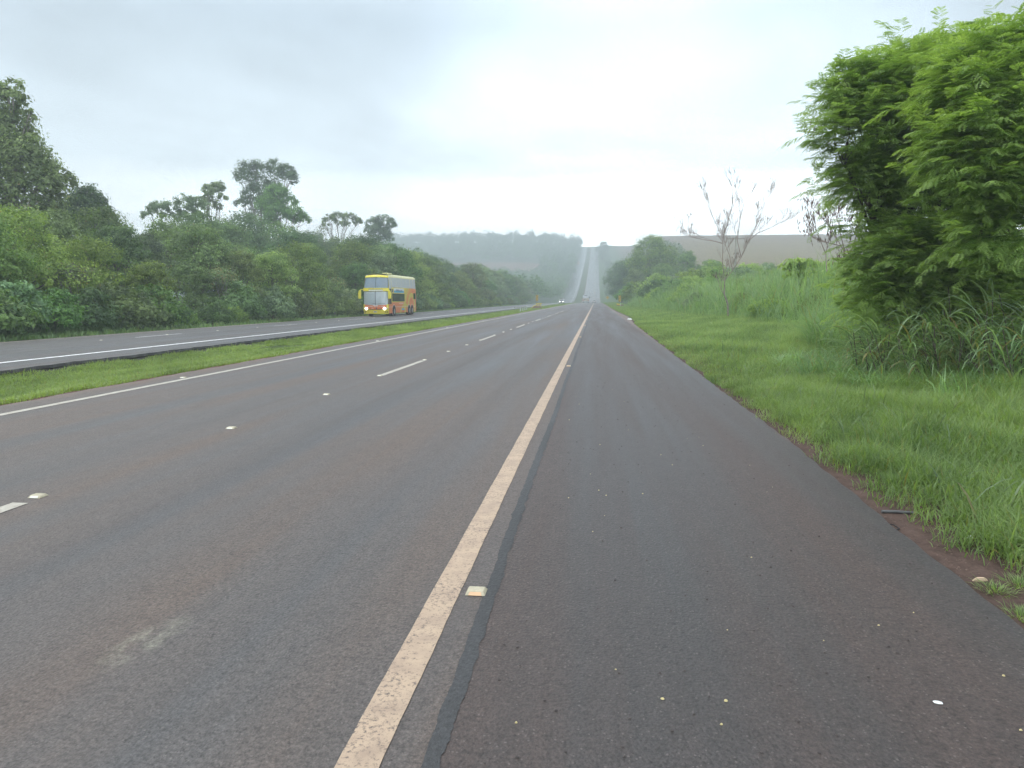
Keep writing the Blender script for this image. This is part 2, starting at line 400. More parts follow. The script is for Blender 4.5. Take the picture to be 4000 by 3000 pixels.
def ground_col(X, Y):
    X = np.asarray(X, float); Y = np.asarray(Y, float)
    c = np.zeros(X.shape + (3,)); c[:] = (0.075, 0.13, 0.035)
    def put(mask, col):
        mk = np.clip(mask, 0, 1)[..., None]; c[:] = c * (1 - mk) + np.array(col) * mk
    put(sstep(-X, 25, 28), (0.045, 0.075, 0.03))
    put((X > -15) & (X < -8) , (0.075, 0.11, 0.035))
    put((X > -9.25) & (X < 3), (0.135, 0.078, 0.058)); put((X > -15) & (X < -13.95), (0.06, 0.055, 0.05))
    put(1 - sstep(np.abs(X - 2.3), .35, .9), (0.10, 0.066, 0.054))
    fieldm = sstep(X, 24, 40) * sstep(Y, 130, 200)
    put(fieldm, (0.19, 0.145, 0.075)); put(fieldm * sstep(Y, 330, 650), (0.19, 0.13, 0.10))
    put(sstep(-X, 50, 60) * (1 - sstep(-X, 190, 215)) * sstep(Y, 640, 660) * (1 - sstep(Y, 850, 865)), (0.20, 0.105, 0.065))
    return c
me = mesh_np('ground', vv, ff, ground_col(gx.ravel(), gy.ravel()), True)
g = link('ground', me, 'ground'); tag(g, kind='structure')

def strip(name, xl, xr, ys, mat, zoff=0.0, left=False, thick=None, nsub=1, kind='structure', zf=None, label=None):
    """a sheet swept along the road between lateral edges xl(y), xr(y)"""
    ys = np.asarray(ys, float)
    fl = xl if callable(xl) else (lambda y: np.full_like(y, xl)); fr = xr if callable(xr) else (lambda y: np.full_like(y, xr))
    a, bb = fl(ys), fr(ys)
    cols = [a + (bb - a) * t for t in np.linspace(0, 1, nsub + 1)]
    zc = (road_l if left else (lambda x: x * 0))
    V = []; 
    rows = [[x, ys, prof(ys) + zc(x) + zoff] for x in cols]
    if thick:
        rows = [[rows[0][0], ys, rows[0][2] - thick]] + rows + [[rows[-1][0] + .012, ys, rows[-1][2] - thick]]
    n = len(rows); P = np.stack([np.stack(r, 1) for r in rows], 1).reshape(-1, 3)
    ix = np.arange(len(ys) * n).reshape(len(ys), n)
    F = np.stack([ix[:-1, :-1].ravel(), ix[:-1, 1:].ravel(), ix[1:, 1:].ravel(), ix[1:, :-1].ravel()], 1)
    o = link(name, mesh_np(name, P, F), mat); tag(o, kind=kind)
    if label: o['label'] = label
    return o
YR = np.unique(np.concatenate([YS[YS >= -20], np.arange(-20, 2, 1.0), np.arange(2, 40, 0.1), np.arange(40, 120, .5)])); YR = YR[YR < 1480]
xs_main = [-8.72, -7.98, -4.37, -0.77]
strip('road', lambda y: -8.70 + 0.03 * np.sin(y * 2.1) + .02 * np.sin(y * 7), edge_R, YR, 'asphalt', 0.0, thick=0.12, nsub=6)
strip('road_left', lambda y: -24.35 + .03 * np.sin(y * 1.7), lambda y: -14.22 + 0.05 * np.sin(y * 1.3) + .04 * np.sin(y * 4.1) + .03 * np.sin(y * 9.7), YR, 'asphalt_left', 0.0, left=True, thick=0.08, nsub=16)
YM = YR[YR > 0]
wob = lambda x0, a=0.0015: (lambda y: x0 + a * np.sin(y * 6.1 + x0 * 50) + a * .8 * np.sin(y * 31 + x0 * 9))
strip('edge_line_right', wob(-0.845), wob(-0.695), YM, 'paint_cream', 0.004)
strip('edge_line_median', wob(-8.04), wob(-7.90), YM, 'paint_white', 0.004)
strip('edge_line_left_near', wob(-15.95, .003), wob(-15.76, .003), YM, 'paint_bright', 0.004, left=True)
strip('edge_line_left_far', wob(-23.66), wob(-23.54), YM, 'paint_yellowish', 0.004, left=True)
# sealed joint between lane and shoulder
m, T, bs, ou = newmat('joint_tar')
tc = T.n('ShaderNodeTexCoord').outputs['Object']
k = T.rng(T.noise(tc, 40, 4, .75), 0.3, 0.7, 0.5, 1.6); v = T.n('ShaderNodeVectorMath', operation='SCALE'); v.inputs[0].default_value = (0.034, 0.034, 0.036); T.l(T.m('MULTIPLY', k, T.rng(T.noise(T.mapping(tc, (1, .35, 1)), 1.2, 3), .35, .65, .7, 1.35)), v.inputs['Scale'])
T.l(v.outputs[0], bs.inputs['Base Color']); bs.inputs['Roughness'].default_value = .6
b = T.n('ShaderNodeBump'); b.inputs['Strength'].default_value = .8; b.inputs['Distance'].default_value = .01; T.l(T.noise(tc, 45, 3, .7), b.inputs['Height']); T.l(b.outputs[0], bs.inputs['Normal'])
YJ = np.concatenate([np.arange(0, 16, 0.02), np.arange(16, 60, .2), np.arange(60, 300, 2)])
rj = rng.normal(0, 1, len(YJ)); kk = np.ones(5) / 5; rj = np.convolve(rj, kk, 'same')
rj2 = np.convolve(rng.normal(0, 1, len(YJ)), kk, 'same')
strip('road_joint', lambda y: -0.568 + 0.008 * rj * (y < 16) + .01 * np.sin(y * .8), lambda y: -0.502 + 0.010 * rj2 * (y < 16) + .008 * np.sin(y * .8), YJ, 'joint_tar', 0.003)
k = 0
y = 1.22
while y < 420:
    ys = np.linspace(y, y + 3.6, 19)
    strip('lane_dash', lambda q: -4.42 + .004 * np.sin(q * 9), lambda q: -4.29 + .004 * np.sin(q * 13), ys, 'paint_white', 0.004)
    y += 12.85
y = 29.2 - 13.7
while y < 420:
    ys = np.linspace(y, y + 3.5, 12)
    strip('lane_dash', -20.2, -20.08, ys, 'paint_bright', 0.004, left=True); y += 13.7
# ------------------------------------------------------------------ blades, leaves, fronds
def unit(v): return v / np.maximum(np.linalg.norm(v, axis=-1, keepdims=True), 1e-9)
def blades(pos, length, width, az, el0, bend, levels=3, col=None, dry=None, fold=0.0):
    """curved tapering blades. el0: start elevation (rad), bend: total downward bend (rad)"""
    N = len(pos); L = levels
    t = np.linspace(0, 1, L)
    P = np.zeros((N, L, 3)); P[:, 0] = pos
    for i in range(1, L):
        e = el0 - bend * ((i - .5) / (L - 1)) ** 1.3
        st = (length / (L - 1))[:, None] * np.stack([np.cos(e) * np.cos(az), np.cos(e) * np.sin(az), np.sin(e)], 1)
        P[:, i] = P[:, i - 1] + st
    side = np.stack([-np.sin(az), np.cos(az), np.zeros(N)], 1)
    tw = rng.uniform(-.6, .6, N)
    side = side * np.cos(tw)[:, None] + np.array([0, 0, 1.0]) * np.sin(tw)[:, None] * .5
    wprof = np.minimum(1, 0.55 + 1.6 * t) * (1 - t ** 2.2)
    V = np.zeros((N, 2 * L - 1, 3))
    for i in range(L - 1):
        w = (width * wprof[i] / 2)[:, None]
        V[:, 2 * i] = P[:, i] - side * w; V[:, 2 * i + 1] = P[:, i] + side * w
    V[:, 2 * L - 2] = P[:, L - 1]
    o = (np.arange(N) * (2 * L - 1))[:, None]
    q = [o + np.array([[2*i, 2*i+1, 2*i+3, 2*i+2]]) for i in range(L - 2)]
    tri = o + np.array([[2*(L-2), 2*(L-2)+1, 2*L-2]])
    fs = ([np.concatenate(q)] if q else []) + [tri]
    if col is None: col = rng.uniform(0, 1, N)
    if dry is None: dry = np.zeros(N)
    c = np.stack([np.repeat(col, 2*L-1), np.repeat(dry, 2*L-1), np.zeros(N*(2*L-1))], 1)
    return V.reshape(-1, 3), fs, c
def join(parts):
    V = []; Fs = []; Cc = []; o = 0
    for v, fs, c in parts:
        V.append(v); Cc.append(c)
        for f in fs: Fs.append(f + o)
        o += len(v)
    return np.concatenate(V), Fs, np.concatenate(Cc)
def leaves(pos, d, nrm, length, width, col, dry=None):
    N = len(pos); d = unit(d); s = unit(np.cross(d, nrm)); n = np.cross(s, d)
    L = length[:, None]; Wd = width[:, None]
    V = np.stack([pos, pos + d*L*.45 + s*Wd*.5 - n*L*.03, pos + d*L - n*L*.18, pos + d*L*.45 - s*Wd*.5 - n*L*.03], 1)
    F = (np.arange(N) * 4)[:, None] + np.array([[0, 1, 2, 3]])
    if dry is None: dry = np.zeros(N)
    return V.reshape(-1, 3), [F], np.stack([np.repeat(col, 4), np.repeat(dry, 4), np.zeros(4*N)], 1)
def rdir(n):
    v = rng.normal(size=(n, 3)); return unit(v)
def crown_mesh(name, blobs, n, size, seed, clump=0.22, shell=(0.72, 1.03), per=26, up=0.35, flat=1.0, mat=None, dryness=0.0, gap=0.0):
    """leaf clumps spread over the outer volume of the blobs"""
    global rng
    keep = rng; rng = np.random.default_rng(seed)
    B = np.array(blobs, float)               # cx cy cz rx ry rz
    area = (B[:, 3] * B[:, 4] + B[:, 3] * B[:, 5] + B[:, 4] * B[:, 5])
    nc = max(12, n // per)
    bi = rng.choice(len(B), nc, p=area / area.sum())
    u = rdir(nc); u[:, 2] = np.where(u[:, 2] < -0.35, -u[:, 2] * rng.uniform(0, 1, nc), u[:, 2])
    u = unit(u)
    r = rng.uniform(shell[0], shell[1], nc) * (1 + 0.10 * np.sin(u[:, 0] * 5 + seed) * np.sin(u[:, 1] * 6 + u[:, 2] * 4))
    cc = B[bi, :3] + u * r[:, None] * B[bi, 3:]
    # drop clumps deep inside other blobs
    keepm = np.ones(nc, bool)
    for k in range(len(B)):
        q = np.linalg.norm((cc - B[k, :3]) / B[k, 3:], axis=1); keepm &= ~((q < 0.55) & (bi != k))
    if gap: keepm &= rng.uniform(size=nc) > gap * (u[:, 2] < 0.2)
    cc = cc[keepm]; u = u[keepm]; bi = bi[keepm]; nc = len(cc)
    csz = clump * B[bi, 3:].mean(1) * rng.uniform(.6, 1.35, nc)
    cb = rng.uniform(0, 1, nc)
    m = n // nc + 1
    ci = np.repeat(np.arange(nc), m)
    off = rng.normal(size=(len(ci), 3)) * csz[ci][:, None] * np.array([.62, .62, .40 * flat])
    pos = cc[ci] + off
    nrm = unit(unit(off) * .5 + u[ci] * .5 + np.array([0, 0, up + .35]) + rdir(len(ci)) * .45)
    d = np.cross(nrm, rdir(len(ci))); d[:, 2] -= 0.25
    sz = size * rng.uniform(.6, 1.35, len(ci))
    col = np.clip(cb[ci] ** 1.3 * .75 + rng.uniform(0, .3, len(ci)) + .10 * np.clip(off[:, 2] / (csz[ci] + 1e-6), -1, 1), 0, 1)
    dry = (rng.uniform(size=len(ci)) < dryness) * rng.uniform(.3, .9, len(ci))
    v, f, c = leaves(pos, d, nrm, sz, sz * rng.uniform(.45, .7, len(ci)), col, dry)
    rng = keep
    me = mesh_np(name, v, f, c); 
    if mat: me.materials.append(MATS[mat])
    return me
def limb(mb, a, b, r0, r1, rnd, wig=.12, seg=6, n=6):
    a = Vector(a); b = Vector(b); L = (b - a).length
    pts = []; 
    for i in range(seg + 1):
        t = i / seg; p = a.lerp(b, t)
        if 0 < i < seg: p += Vector((rnd.uniform(-1, 1), rnd.uniform(-1, 1), rnd.uniform(-.5, .5))) * wig * L / seg * 1.6
        p.z += math.sin(t * math.pi) * L * 0.04
        pts.append(p)
    mb.tube(pts, [r0 + (r1 - r0) * (i / seg) ** .8 for i in range(seg + 1)], n); return pts
def trunk_mesh(name, blobs, seed, r=0.22, base=(0, 0, -0.3), fork=0.35, extra=2, lean=(0, 0)):
    rnd = random.Random(seed); mb = MB()
    B = np.array(blobs, float); top = B[:, 2].max(); cxy = B[:, :2].mean(0)
    fk = Vector((base[0] + lean[0] + (cxy[0] - base[0]) * .3, base[1] + lean[1] + (cxy[1] - base[1]) * .3, base[2] + (top - base[2]) * fork))
    pts = limb(mb, base, fk, r, r * .72, rnd, .10, 6, 8)
    for bl in blobs:
        t = Vector(bl[:3]); mid = limb(mb, pts[-2].lerp(pts[-1], rnd.random()), t, r * .5, r * .15, rnd)
        for _ in range(extra):
            q = Vector(bl[:3]) + Vector((rnd.uniform(-1, 1) * bl[3], rnd.uniform(-1, 1) * bl[4], rnd.uniform(-.3, .9) * bl[5])) * .85
            limb(mb, mid[rnd.randint(2, 5)], q, r * .18, r * .04, rnd, .12, 4, 4)
    return mb.mesh(name, True)
def rblobs(seed, H, Rr, n=7, z0=0.35):
    rnd = random.Random(seed); out = []
    for i in range(n):
        a = 2 * math.pi * i / n + rnd.uniform(-.4, .4); t = rnd.uniform(0, 1)
        zc = H * (z0 + (1 - z0) * (.15 + .62 * t)); rr = Rr * (1 - t) * .62 + Rr * .1
        s = Rr * rnd.uniform(.36, .56)
        out.append((math.cos(a) * rr, math.sin(a) * rr, min(zc, H - s * .8), s, s * rnd.uniform(.85, 1.15), s * rnd.uniform(.62, .85)))
    out.append((rnd.uniform(-.1, .1) * Rr, rnd.uniform(-.1, .1) * Rr, H * (.80 + z0 * .1), Rr * .45, Rr * .45, H * .17))
    out.append((0, 0, H * (z0 + .22), Rr * .62, Rr * .62, H * .26))
    return out
def make_tree(name, label, cat, blobs, n, size, seed, leafm, barkm='bark', r=.2, loc=(0, 0, 0), group=None, **k):
    t = thing(name, label, cat, loc, 0, group)
    tk = {a: k.pop(a) for a in ('base', 'fork', 'extra', 'lean') if a in k}
    link('crown', crown_mesh('crown', blobs, n, size, seed, **k), leafm, t)
    link('trunk', trunk_mesh('trunk', blobs, seed, r, **tk), barkm, t)
    return t

# ------------------------------------------------------------------ where a direction of view meets a distance along the road
FPX = 2773.0
_th = math.atan(330 / FPX); _ps = math.atan(327 / FPX * math.cos(_th))
FW = np.array([-math.sin(_ps) * math.cos(_th), math.cos(_ps) * math.cos(_th), -math.sin(_th)])
RT = np.array([math.cos(_ps), math.sin(_ps), 0.0]); UP = np.cross(RT, FW)
def at(px, py, Y):
    d = RT * (px - 2000) + UP * (1500 - py) + FW * FPX; return np.array([0, 0, H]) + d * Y / d[1]
def mpp(px, py, Y):          # metres that one photo pixel spans there
    p = at(px, py, Y) - np.array([0, 0, H]); return float(p @ FW) / FPX
def pix(x, y, z):
    v = np.array([x, y, z - H]); return 2000 + FPX * (v @ RT) / (v @ FW), 1500 - FPX * (v @ UP) / (v @ FW)
def gzf(x, y): return float(ground_z(np.array([x]), np.array([y]))[0])

# ================================================================== VEHICLES
def glassmat(name, pane_col, refl=0.3, see=0.6):
    m, T, bs, ou = newmat(name)
    bs.inputs['Base Color'].default_value = (*pane_col, 1); bs.inputs['Roughness'].default_value = 0.06
    bs.inputs['Specular IOR Level'].default_value = 0.9; bs.inputs['Coat Weight'].default_value = refl; bs.inputs['Coat Roughness'].default_value = 0.03
    if see:
        tr = T.n('ShaderNodeBsdfTransparent'); tr.inputs['Color'].default_value = (.8, .86, .88, 1)
        ms = T.n('ShaderNodeMixShader'); ms.inputs[0].default_value = see
        T.l(bs.outputs[0], ms.inputs[1]); T.l(tr.outputs[0], ms.inputs[2]); T.l(ms.outputs[0], ou.inputs['Surface'])
    return m
glassmat('glass_front', (0.52, 0.62, 0.70), 0.8, 0.58)  # base colour lightened to stand for sky reflected in the upper screen
glassmat('glass_lower', (0.66, 0.73, 0.76), 0.9, 0.32)  # pale base colour, reflected brightness painted into the lower panes too
glassmat('glass_side', (0.74, 0.75, 0.80), 0.9, 0.0)  # sky sheen along the flank is put into this pale opaque colour
glassmat('glass_dark', (0.02, 0.025, 0.028), 0.5, 0.0)
simple('bus_yellow', (0.90, 0.76, 0.07), 0.3, var=.05, spec=.6)
simple('bus_pale', (0.74, 0.70, 0.34), 0.35, var=.06)
simple('bus_orange', (0.78, 0.20, 0.05), 0.32, var=.06)
simple('black_trim', (0.015, 0.016, 0.018), 0.45)
simple('rubber', (0.022, 0.022, 0.024), 0.8)
simple('rim_grey', (0.32, 0.32, 0.33), 0.4, .6)
simple('curtain_blue', (0.35, 0.60, 1.0), 0.9, scale=3)
simple('interior_grey', (0.22, 0.23, 0.24), 0.8)
simple('cloth_white', (0.72, 0.72, 0.70), 0.9)
simple('cloth_dark', (0.03, 0.035, 0.06), 0.9)
simple('skin', (0.38, 0.22, 0.15), 0.6)
simple('seat_red', (0.42, 0.08, 0.06), 0.9)
simple('print_blue', (0.05, 0.38, 0.62), 0.4)
simple('print_navy', (0.06, 0.08, 0.16), 0.4)
simple('print_white', (0.82, 0.82, 0.80), 0.4)
simple('print_pink', (0.85, 0.50, 0.40), 0.4)
emis('lamp_on', (1.0, 0.98, 0.93), 6.0)
emis('tail_red', (0.5, 0.02, 0.02), 0.15)
# livery of the bus flank
m, T, bs, ou = newmat('bus_livery')
tc = T.n('ShaderNodeTexCoord').outputs['Object']; sx = T.n('ShaderNodeSeparateXYZ'); T.l(tc, sx.inputs[0])
Yc, Zc = sx.outputs[1], sx.outputs[2]
def ring(y0, z0, r0, r1, sq=1.0):
    dy = T.m('SUBTRACT', Yc, y0); dz = T.m('MULTIPLY', T.m('SUBTRACT', Zc, z0), sq)
    d = T.m('SQRT', T.m('ADD', T.m('POWER', T.m('ABSOLUTE', dy), 2.0), T.m('POWER', T.m('ABSOLUTE', dz), 2.0)))
    return T.m('MULTIPLY', T.m('GREATER_THAN', d, r0), T.m('LESS_THAN', d, r1))
col = T.mix(T.rng(T.m('ADD', Yc, T.m('MULTIPLY', Zc, -1.6)), 1.2, 5.6, 0, 1, True), (0.76, 0.62, 0.09), (0.76, 0.20, 0.06))
col = T.mix(T.m('LESS_THAN', Zc, 1.42), col, (0.76, 0.22, 0.07))
for a in ((9.4, 1.3, 3.1, 3.6, 1.6), (9.3, 0.9, 2.7, 3.1, 1.15), (8.9, 0.9, 1.05, 1.55, 1.0), (6.3, -1.2, 2.2, 2.5, 1.0)):
    col = T.mix(ring(*a), col, (0.66, 0.52, 0.08))
col = T.mix(T.m('MULTIPLY', T.m('GREATER_THAN', Zc, 0.93), T.m('LESS_THAN', Zc, 0.97)), col, (0.80, 0.62, 0.48))
T.l(col, bs.inputs['Base Color']); bs.inputs['Roughness'].default_value = 0.35

def build_bus():
    t = thing('double_decker_bus', 'yellow and orange double-decker coach with lit headlights on the far carriageway', 'bus', (-21.9, 69.4, -0.15), R(-0.6))
    hwz = lambda z: float(np.interp(z, [.25, .6, 1.0, 2.8, 4.0], [1.26, 1.29, 1.30, 1.29, 1.19]))
    yb = lambda z: float(np.interp(z, [.25, .7, 1.2, 2.55, 2.85, 3.95, 4.15, 4.3], [.10, .0, .02, .10, .13, .46, .62, 1.0]))
    yf = lambda x, z: yb(z) + 0.26 * (abs(x) / 1.3) ** 4
    # shell: flanks, roof, rear (open at the front, where the panels and panes go)
    zs = [.32, .6, 1.0, 1.45, 2.0, 2.4, 2.85, 3.2, 3.6, 4.0]
    sec = [(hwz(z), z) for z in zs] + [(1.12, 4.12), (.92, 4.21), (.5, 4.27), (0, 4.29)]
    sec = sec + [(-x, z) for x, z in sec[-2::-1]]
    mb = MB(); rings = []; ysb = [None, 1.3, 3, 5, 7, 9, 10.6, 11.0]
    for y in ysb:
        rg = []
        for (x, z) in sec:
            yy = (yf(x, z) if z < 4.13 else yf(x, 4.12) + (z - 4.12) * 1.5) if y is None else y
            s = 1.0 if (y is None or y < 10.9) else .96
            rg.append((x * s, yy, z if y is None or y < 10.9 or z < 3.9 else z - .08))
        rings.append(rg)
    n = len(sec); vs = [v for rg in rings for v in rg]
    fs = [(i*n+k, i*n+k+1, (i+1)*n+k+1, (i+1)*n+k) for i in range(len(rings)-1) for k in range(n-1)]
    fs.append(tuple((len(rings)-1)*n + k for k in range(n)))
    mb.add(vs, fs); mb.build('body', 'bus_livery', t, smooth=True)
    MB().box(-1.15, 1.15, .5, 10.8, .30, .50).build('chassis', 'black_trim', t)
    # roof skin and edge rails
    rf = MB(); 
    sr = [(1.20, 3.97), (1.145, 4.13), (.94, 4.225), (.5, 4.285), (0, 4.305)]; sr = sr + [(-x, z) for x, z in sr[-2::-1]]
    rr = []
    for y in (None, 1.3, 5, 9, 10.9): rr.append([(x, (yf(x, min(z, 4.12)) - .03 + max(0, z - 4.1) * 1.5) if y is None else y, z) for x, z in sr])
    n2 = len(sr); rf.add([v for q in rr for v in q], [(i*n2+k, i*n2+k+1, (i+1)*n2+k+1, (i+1)*n2+k) for i in range(4) for k in range(n2-1)])
    rfo = rf.build('roof', 'bus_pale', t, smooth=True)
    MB().box(.45, 1.0, 1.0, 2.6, 4.24, 4.38).build('roof_hatch', 'bus_pale', rfo, bevel=.04)
    def fp(name, x0, x1, zl, zh, mat, off=.0, th=.03, parent=t, nx=15, nz=4):
        zl_ = zl if callable(zl) else (lambda x: zl); zh_ = zh if callable(zh) else (lambda x: zh)
        vs = []; 
        for s in (0, 1):
            for i in range(nx + 1):
                x = x0 + (x1 - x0) * i / nx
                for j in range(nz + 1):
                    z_ = zl_(x) + (zh_(x) - zl_(x)) * j / nz
                    xx = x * min(1.0, (hwz(z_) + .004) / 1.3); vs.append((xx, yf(x, z_) - off - th * (1 - s), z_))
        q = (nx + 1) * (nz + 1); fs = []
        for i in range(nx):
            for j in range(nz):
                a = i * (nz + 1) + j; b_ = a + nz + 1
                fs += [(a, b_, b_ + 1, a + 1), (a + q, a + 1 + q, b_ + 1 + q, b_ + q)]
        for i in range(nx):
            a = i * (nz + 1); fs += [(a, a + q, a + nz + 1 + q, a + nz + 1), (a + nz, a + 2*nz + 1, a + 2*nz + 1 + q, a + nz + q)]
        for j in range(nz):
            a = nx * (nz + 1) + j; fs += [(j, j + 1, j + 1 + q, j + q), (a, a + q, a + 1 + q, a + 1)]
        return MB().add(vs, fs).build(name, mat, parent, smooth=True)
    fp('visor', -1.3, 1.3, lambda x: 3.93 - .04 * abs(x), lambda x: 4.17 - .06 * abs(x) ** 2, 'bus_yellow', .02, .06)
    for x in (-1.0, 0.0, 1.0): MB().box(x - .06, x + .06, yf(x, 4.1) - .10, yf(x, 4.1) + .02, 4.09, 4.15).build('marker_lamp', 'print_white', t, bevel=.02)
    for x0, x1 in ((-1.24, -.025), (.025, 1.24)):
        fp('upper_windscreen', x0, x1, 2.87, lambda x: 3.91 - .04 * abs(x), 'glass_front', .0, .02, nx=10)
        fp('lower_windscreen', x0, x1, lambda x: 1.13 + .10 * (abs(x) / 1.3) ** 2, 2.50, 'glass_lower', .0, .02, nx=10)
    fr = MB()
    fp('screen_divider', -.025, .025, 1.15, 2.5, 'black_trim', .01, .02, nx=1); fp('screen_divider', -.025, .025, 2.87, 3.9, 'black_trim', .01, .02, nx=1)
    for s in (-1, 1):
        a, b_ = sorted((s * 1.24, s * 1.3)); fp('corner_pillar', a, b_, 2.86, 3.9, 'black_trim', .0, .02, nx=2)
        fp('corner_pillar', a, b_, 1.2, 2.52, 'black_trim', .0, .02, nx=2)
    band = fp('front_band', -1.32, 1.32, 2.53, 2.85, 'bus_yellow', .03, .06)
    fp('band_edge', -1.31, 1.31, 2.495, 2.53, 'black_trim', .01, .04, band)
    def letter(txt, size, x, y, z_, mat, parent, rx=90, rz=0, sx=1.0):
        o = link('lettering', text_mesh(txt, size), mat, parent, (x, y, z_)); o.rotation_euler = (R(rx), 0, R(rz)); o.scale = (sx, 1, 1); return o
    fp('name_board', -.66, .80, 2.56, 2.66, 'print_white', .032, .063, band, nx=6)
    letter('CRUCERO DEL NORTE', .115, .06, yb(2.7) - .105, 2.72, 'print_navy', band, sx=1.25)
    letter('SERVICIO CAMA', .10, -.55, yb(2.38) - .035, 2.36, 'print_white', t, sx=1.1)
    op = fp('front_panel', -1.12, 1.12, lambda x: .72 + .10 * (abs(x) / 1.1) ** 2, lambda x: 1.13 + .10 * (abs(x) / 1.3) ** 2, 'bus_orange', .01, .03)
    letter('COCHE SEMI-CAMA', .19, 0.0, yb(1.0) - .055, 1.0, 'print_white', op, sx=1.25)
    letter('1151', .15, -.30, yb(.8) - .05, .82, 'print_white', op)
    MB().disc((.12, yb(.8) - .05, .83), (0, 1, 0), .075, .02, 16).build('badge', 'print_navy', op)
    fp('grille_slot', -.85, .85, lambda x: .66 + .12 * (abs(x) / 1.1) ** 2, lambda x: .73 + .10 * (abs(x) / 1.1) ** 2, 'black_trim', .0, .02)
    for s in (-1, 1):
        a, b_ = sorted((s * 1.12, s * 1.31)); fp('front_corner', a, b_, .80, 1.22, 'bus_yellow', .012, .03, nx=3)
    bp = fp('bumper', -1.31, 1.31, lambda x: .26, lambda x: .67 + .10 * (abs(x) / 1.2) ** 2, 'bus_yellow', .02, .06)
    MB().box(-.17, .17, yb(.45) - .11, yb(.45) - .085, .42, .53).build('number_plate', 'print_white', bp)
    MB().box(-.13, .13, yb(.45) - .118, yb(.45) - .109, .45, .50).build('plate_characters', 'print_navy', bp)
    for s in (-1, 1):
        hx = s * .93
        h = MB(); h.prism([(hx - s*.36, .76), (hx - s*.05, .86), (hx + s*.24, .90), (hx + s*.30, .84), (hx + s*.1, .70), (hx - s*.2, .70)], 'y', yf(hx, .8) - .05, yf(hx, .8) + .06)
        ho = h.build('headlight', 'print_white', t, bevel=.015)
        MB().disc((hx, yf(hx, .8) - .07, .79), (0, 1, 0), .125, .05, 20).build('lamp', 'lamp_on', ho)
        for dx in (-.05, .12): MB().disc((s * 1.08 + dx * s, yf(1.0, .45) - .10, .46), (0, 1, 0), .05, .05, 14).build('fog_lamp', 'black_trim', t)
        # mirrors on curved arms
        arm = MB().tube([(s*1.2, .30, 2.66), (s*1.42, .05, 2.70), (s*1.52, -.12, 2.60), (s*1.52, -.15, 2.45)], .035, 8).build('mirror_arm', 'bus_yellow', t, smooth=True)
        mm = MB(); mm.prism([(s*1.40, 1.78), (s*1.66, 1.78), (s*1.68, 2.3), (s*1.60, 2.58), (s*1.46, 2.66), (s*1.40, 2.5)], 'y', -.26, -.04)
        mo = mm.build('mirror', 'bus_yellow', t, bevel=.035)
        MB().box(min(s*1.43, s*1.63), max(s*1.43, s*1.63), -.037, -.03, 1.85, 2.4).build('mirror_glass', 'glass_dark', mo)
    for x0, x1 in ((-.35, .1), (.25, 1.0)):
        w = MB().tube([(x0, yf(x0, 1.2) - .06, 1.25), ((x0 + x1)/2, yb(1.3) - .07, 1.33), (x1, yf(x1, 1.25) - .07, 1.28)], .014, 6).build('wiper', 'black_trim', t)
    MB().box(-.22, .30, yb(1.12) - .05, yb(1.12) - .02, 1.09, 1.14).build('fleet_strip', 'print_white', t)
    # inside: decks, dashboard, seats, curtains
    MB().box(-1.22, 1.22, .55, 10.5, 2.58, 2.72).build('upper_deck_floor', 'interior_grey', t)
    MB().box(-1.15, 1.15, 2.9, 2.95, .55, 4.1).build('bulkhead', 'interior_grey', t)
    MB().box(-1.15, 1.15, .30, .85, 1.0, 1.28).build('dashboard', 'interior_grey', t, bevel=.05)
    MB().tube([(.45, .80, 1.35), (.45, .95, 1.45)], .03).disc((.45, .97, 1.46), (0, -.7, .7), .22, .03, 20).build('steering_wheel', 'black_trim', t)
    for (xx, dz) in ((-.75, 0), (-.25, 0), (.35, 0), (.85, 0)):
        st = MB().box(xx - .21, xx + .21, 1.35, 1.8, 2.98, 3.12).box(xx - .21, xx + .21, 1.75, 1.9, 3.0, 3.68).build('seat', 'seat_red', t, bevel=.03)
        MB().box(xx - .16, xx + .16, 1.71, 1.75, 3.42, 3.68).build('headrest_cover', 'cloth_white', st)
    for (a, b_) in ((-1.18, -.92), (-.34, -.06), (.04, .36)):
        cm = MB(); k = 10
        poly = [(a + (b_ - a) * i / k, .72 + .03 * (i % 2)) for i in range(k + 1)]; poly += [(x, y + .015) for x, y in poly[::-1]]
        cm.prism(poly, 'z', 2.86, 3.86).build('curtain', 'curtain_blue', t)
    # flank: upper glazing, lower window, lettering panel, rear door, wheels
    for s in (1, -1):
        X = 1.275 * s
        def side(name, y0, y1, z0, z1, mat, off=.0, parent=t):
            xa = lambda z_: s * (hwz(z_) + .006 + off); xi = lambda z_: s * (hwz(z_) - .02)
            vs = [(xi(z0), y0, z0), (xi(z0), y1, z0), (xi(z1), y1, z1), (xi(z1), y0, z1), (xa(z0), y0, z0), (xa(z0), y1, z0), (xa(z1), y1, z1), (xa(z1), y0, z1)]
            return MB().add(vs, [(0,1,2,3), (4,5,6,7), (0,1,5,4), (1,2,6,5), (2,3,7,6), (3,0,4,7)]).build(name, mat, parent)
        for (a, b_) in ((.62, 1.42), (1.50, 3.3), (3.34, 5.1), (5.14, 6.9), (6.94, 8.4), (8.5, 9.7), (9.8, 10.75)):
            side('upper_side_window', a, b_, 2.93 if a > 1 else 2.80, 3.93, 'glass_side' if a < 6 else ('glass_side' if a > 8.45 or a < 5.2 else 'glass_side'))
        side('front_quarter', .42, 1.30, 1.25, 2.78, 'black_trim')
        side('lower_side_window', 1.55, 6.1, 1.50, 2.32, 'glass_dark')
        side('rear_window', 9.75, 10.6, 1.75, 2.4, 'glass_dark')
        pn = side('slogan_panel', 2.2, 5.9, 2.40, 2.62, 'print_blue')
        side('slogan_board', 2.2, 5.9, 2.62, 2.86, 'print_white')
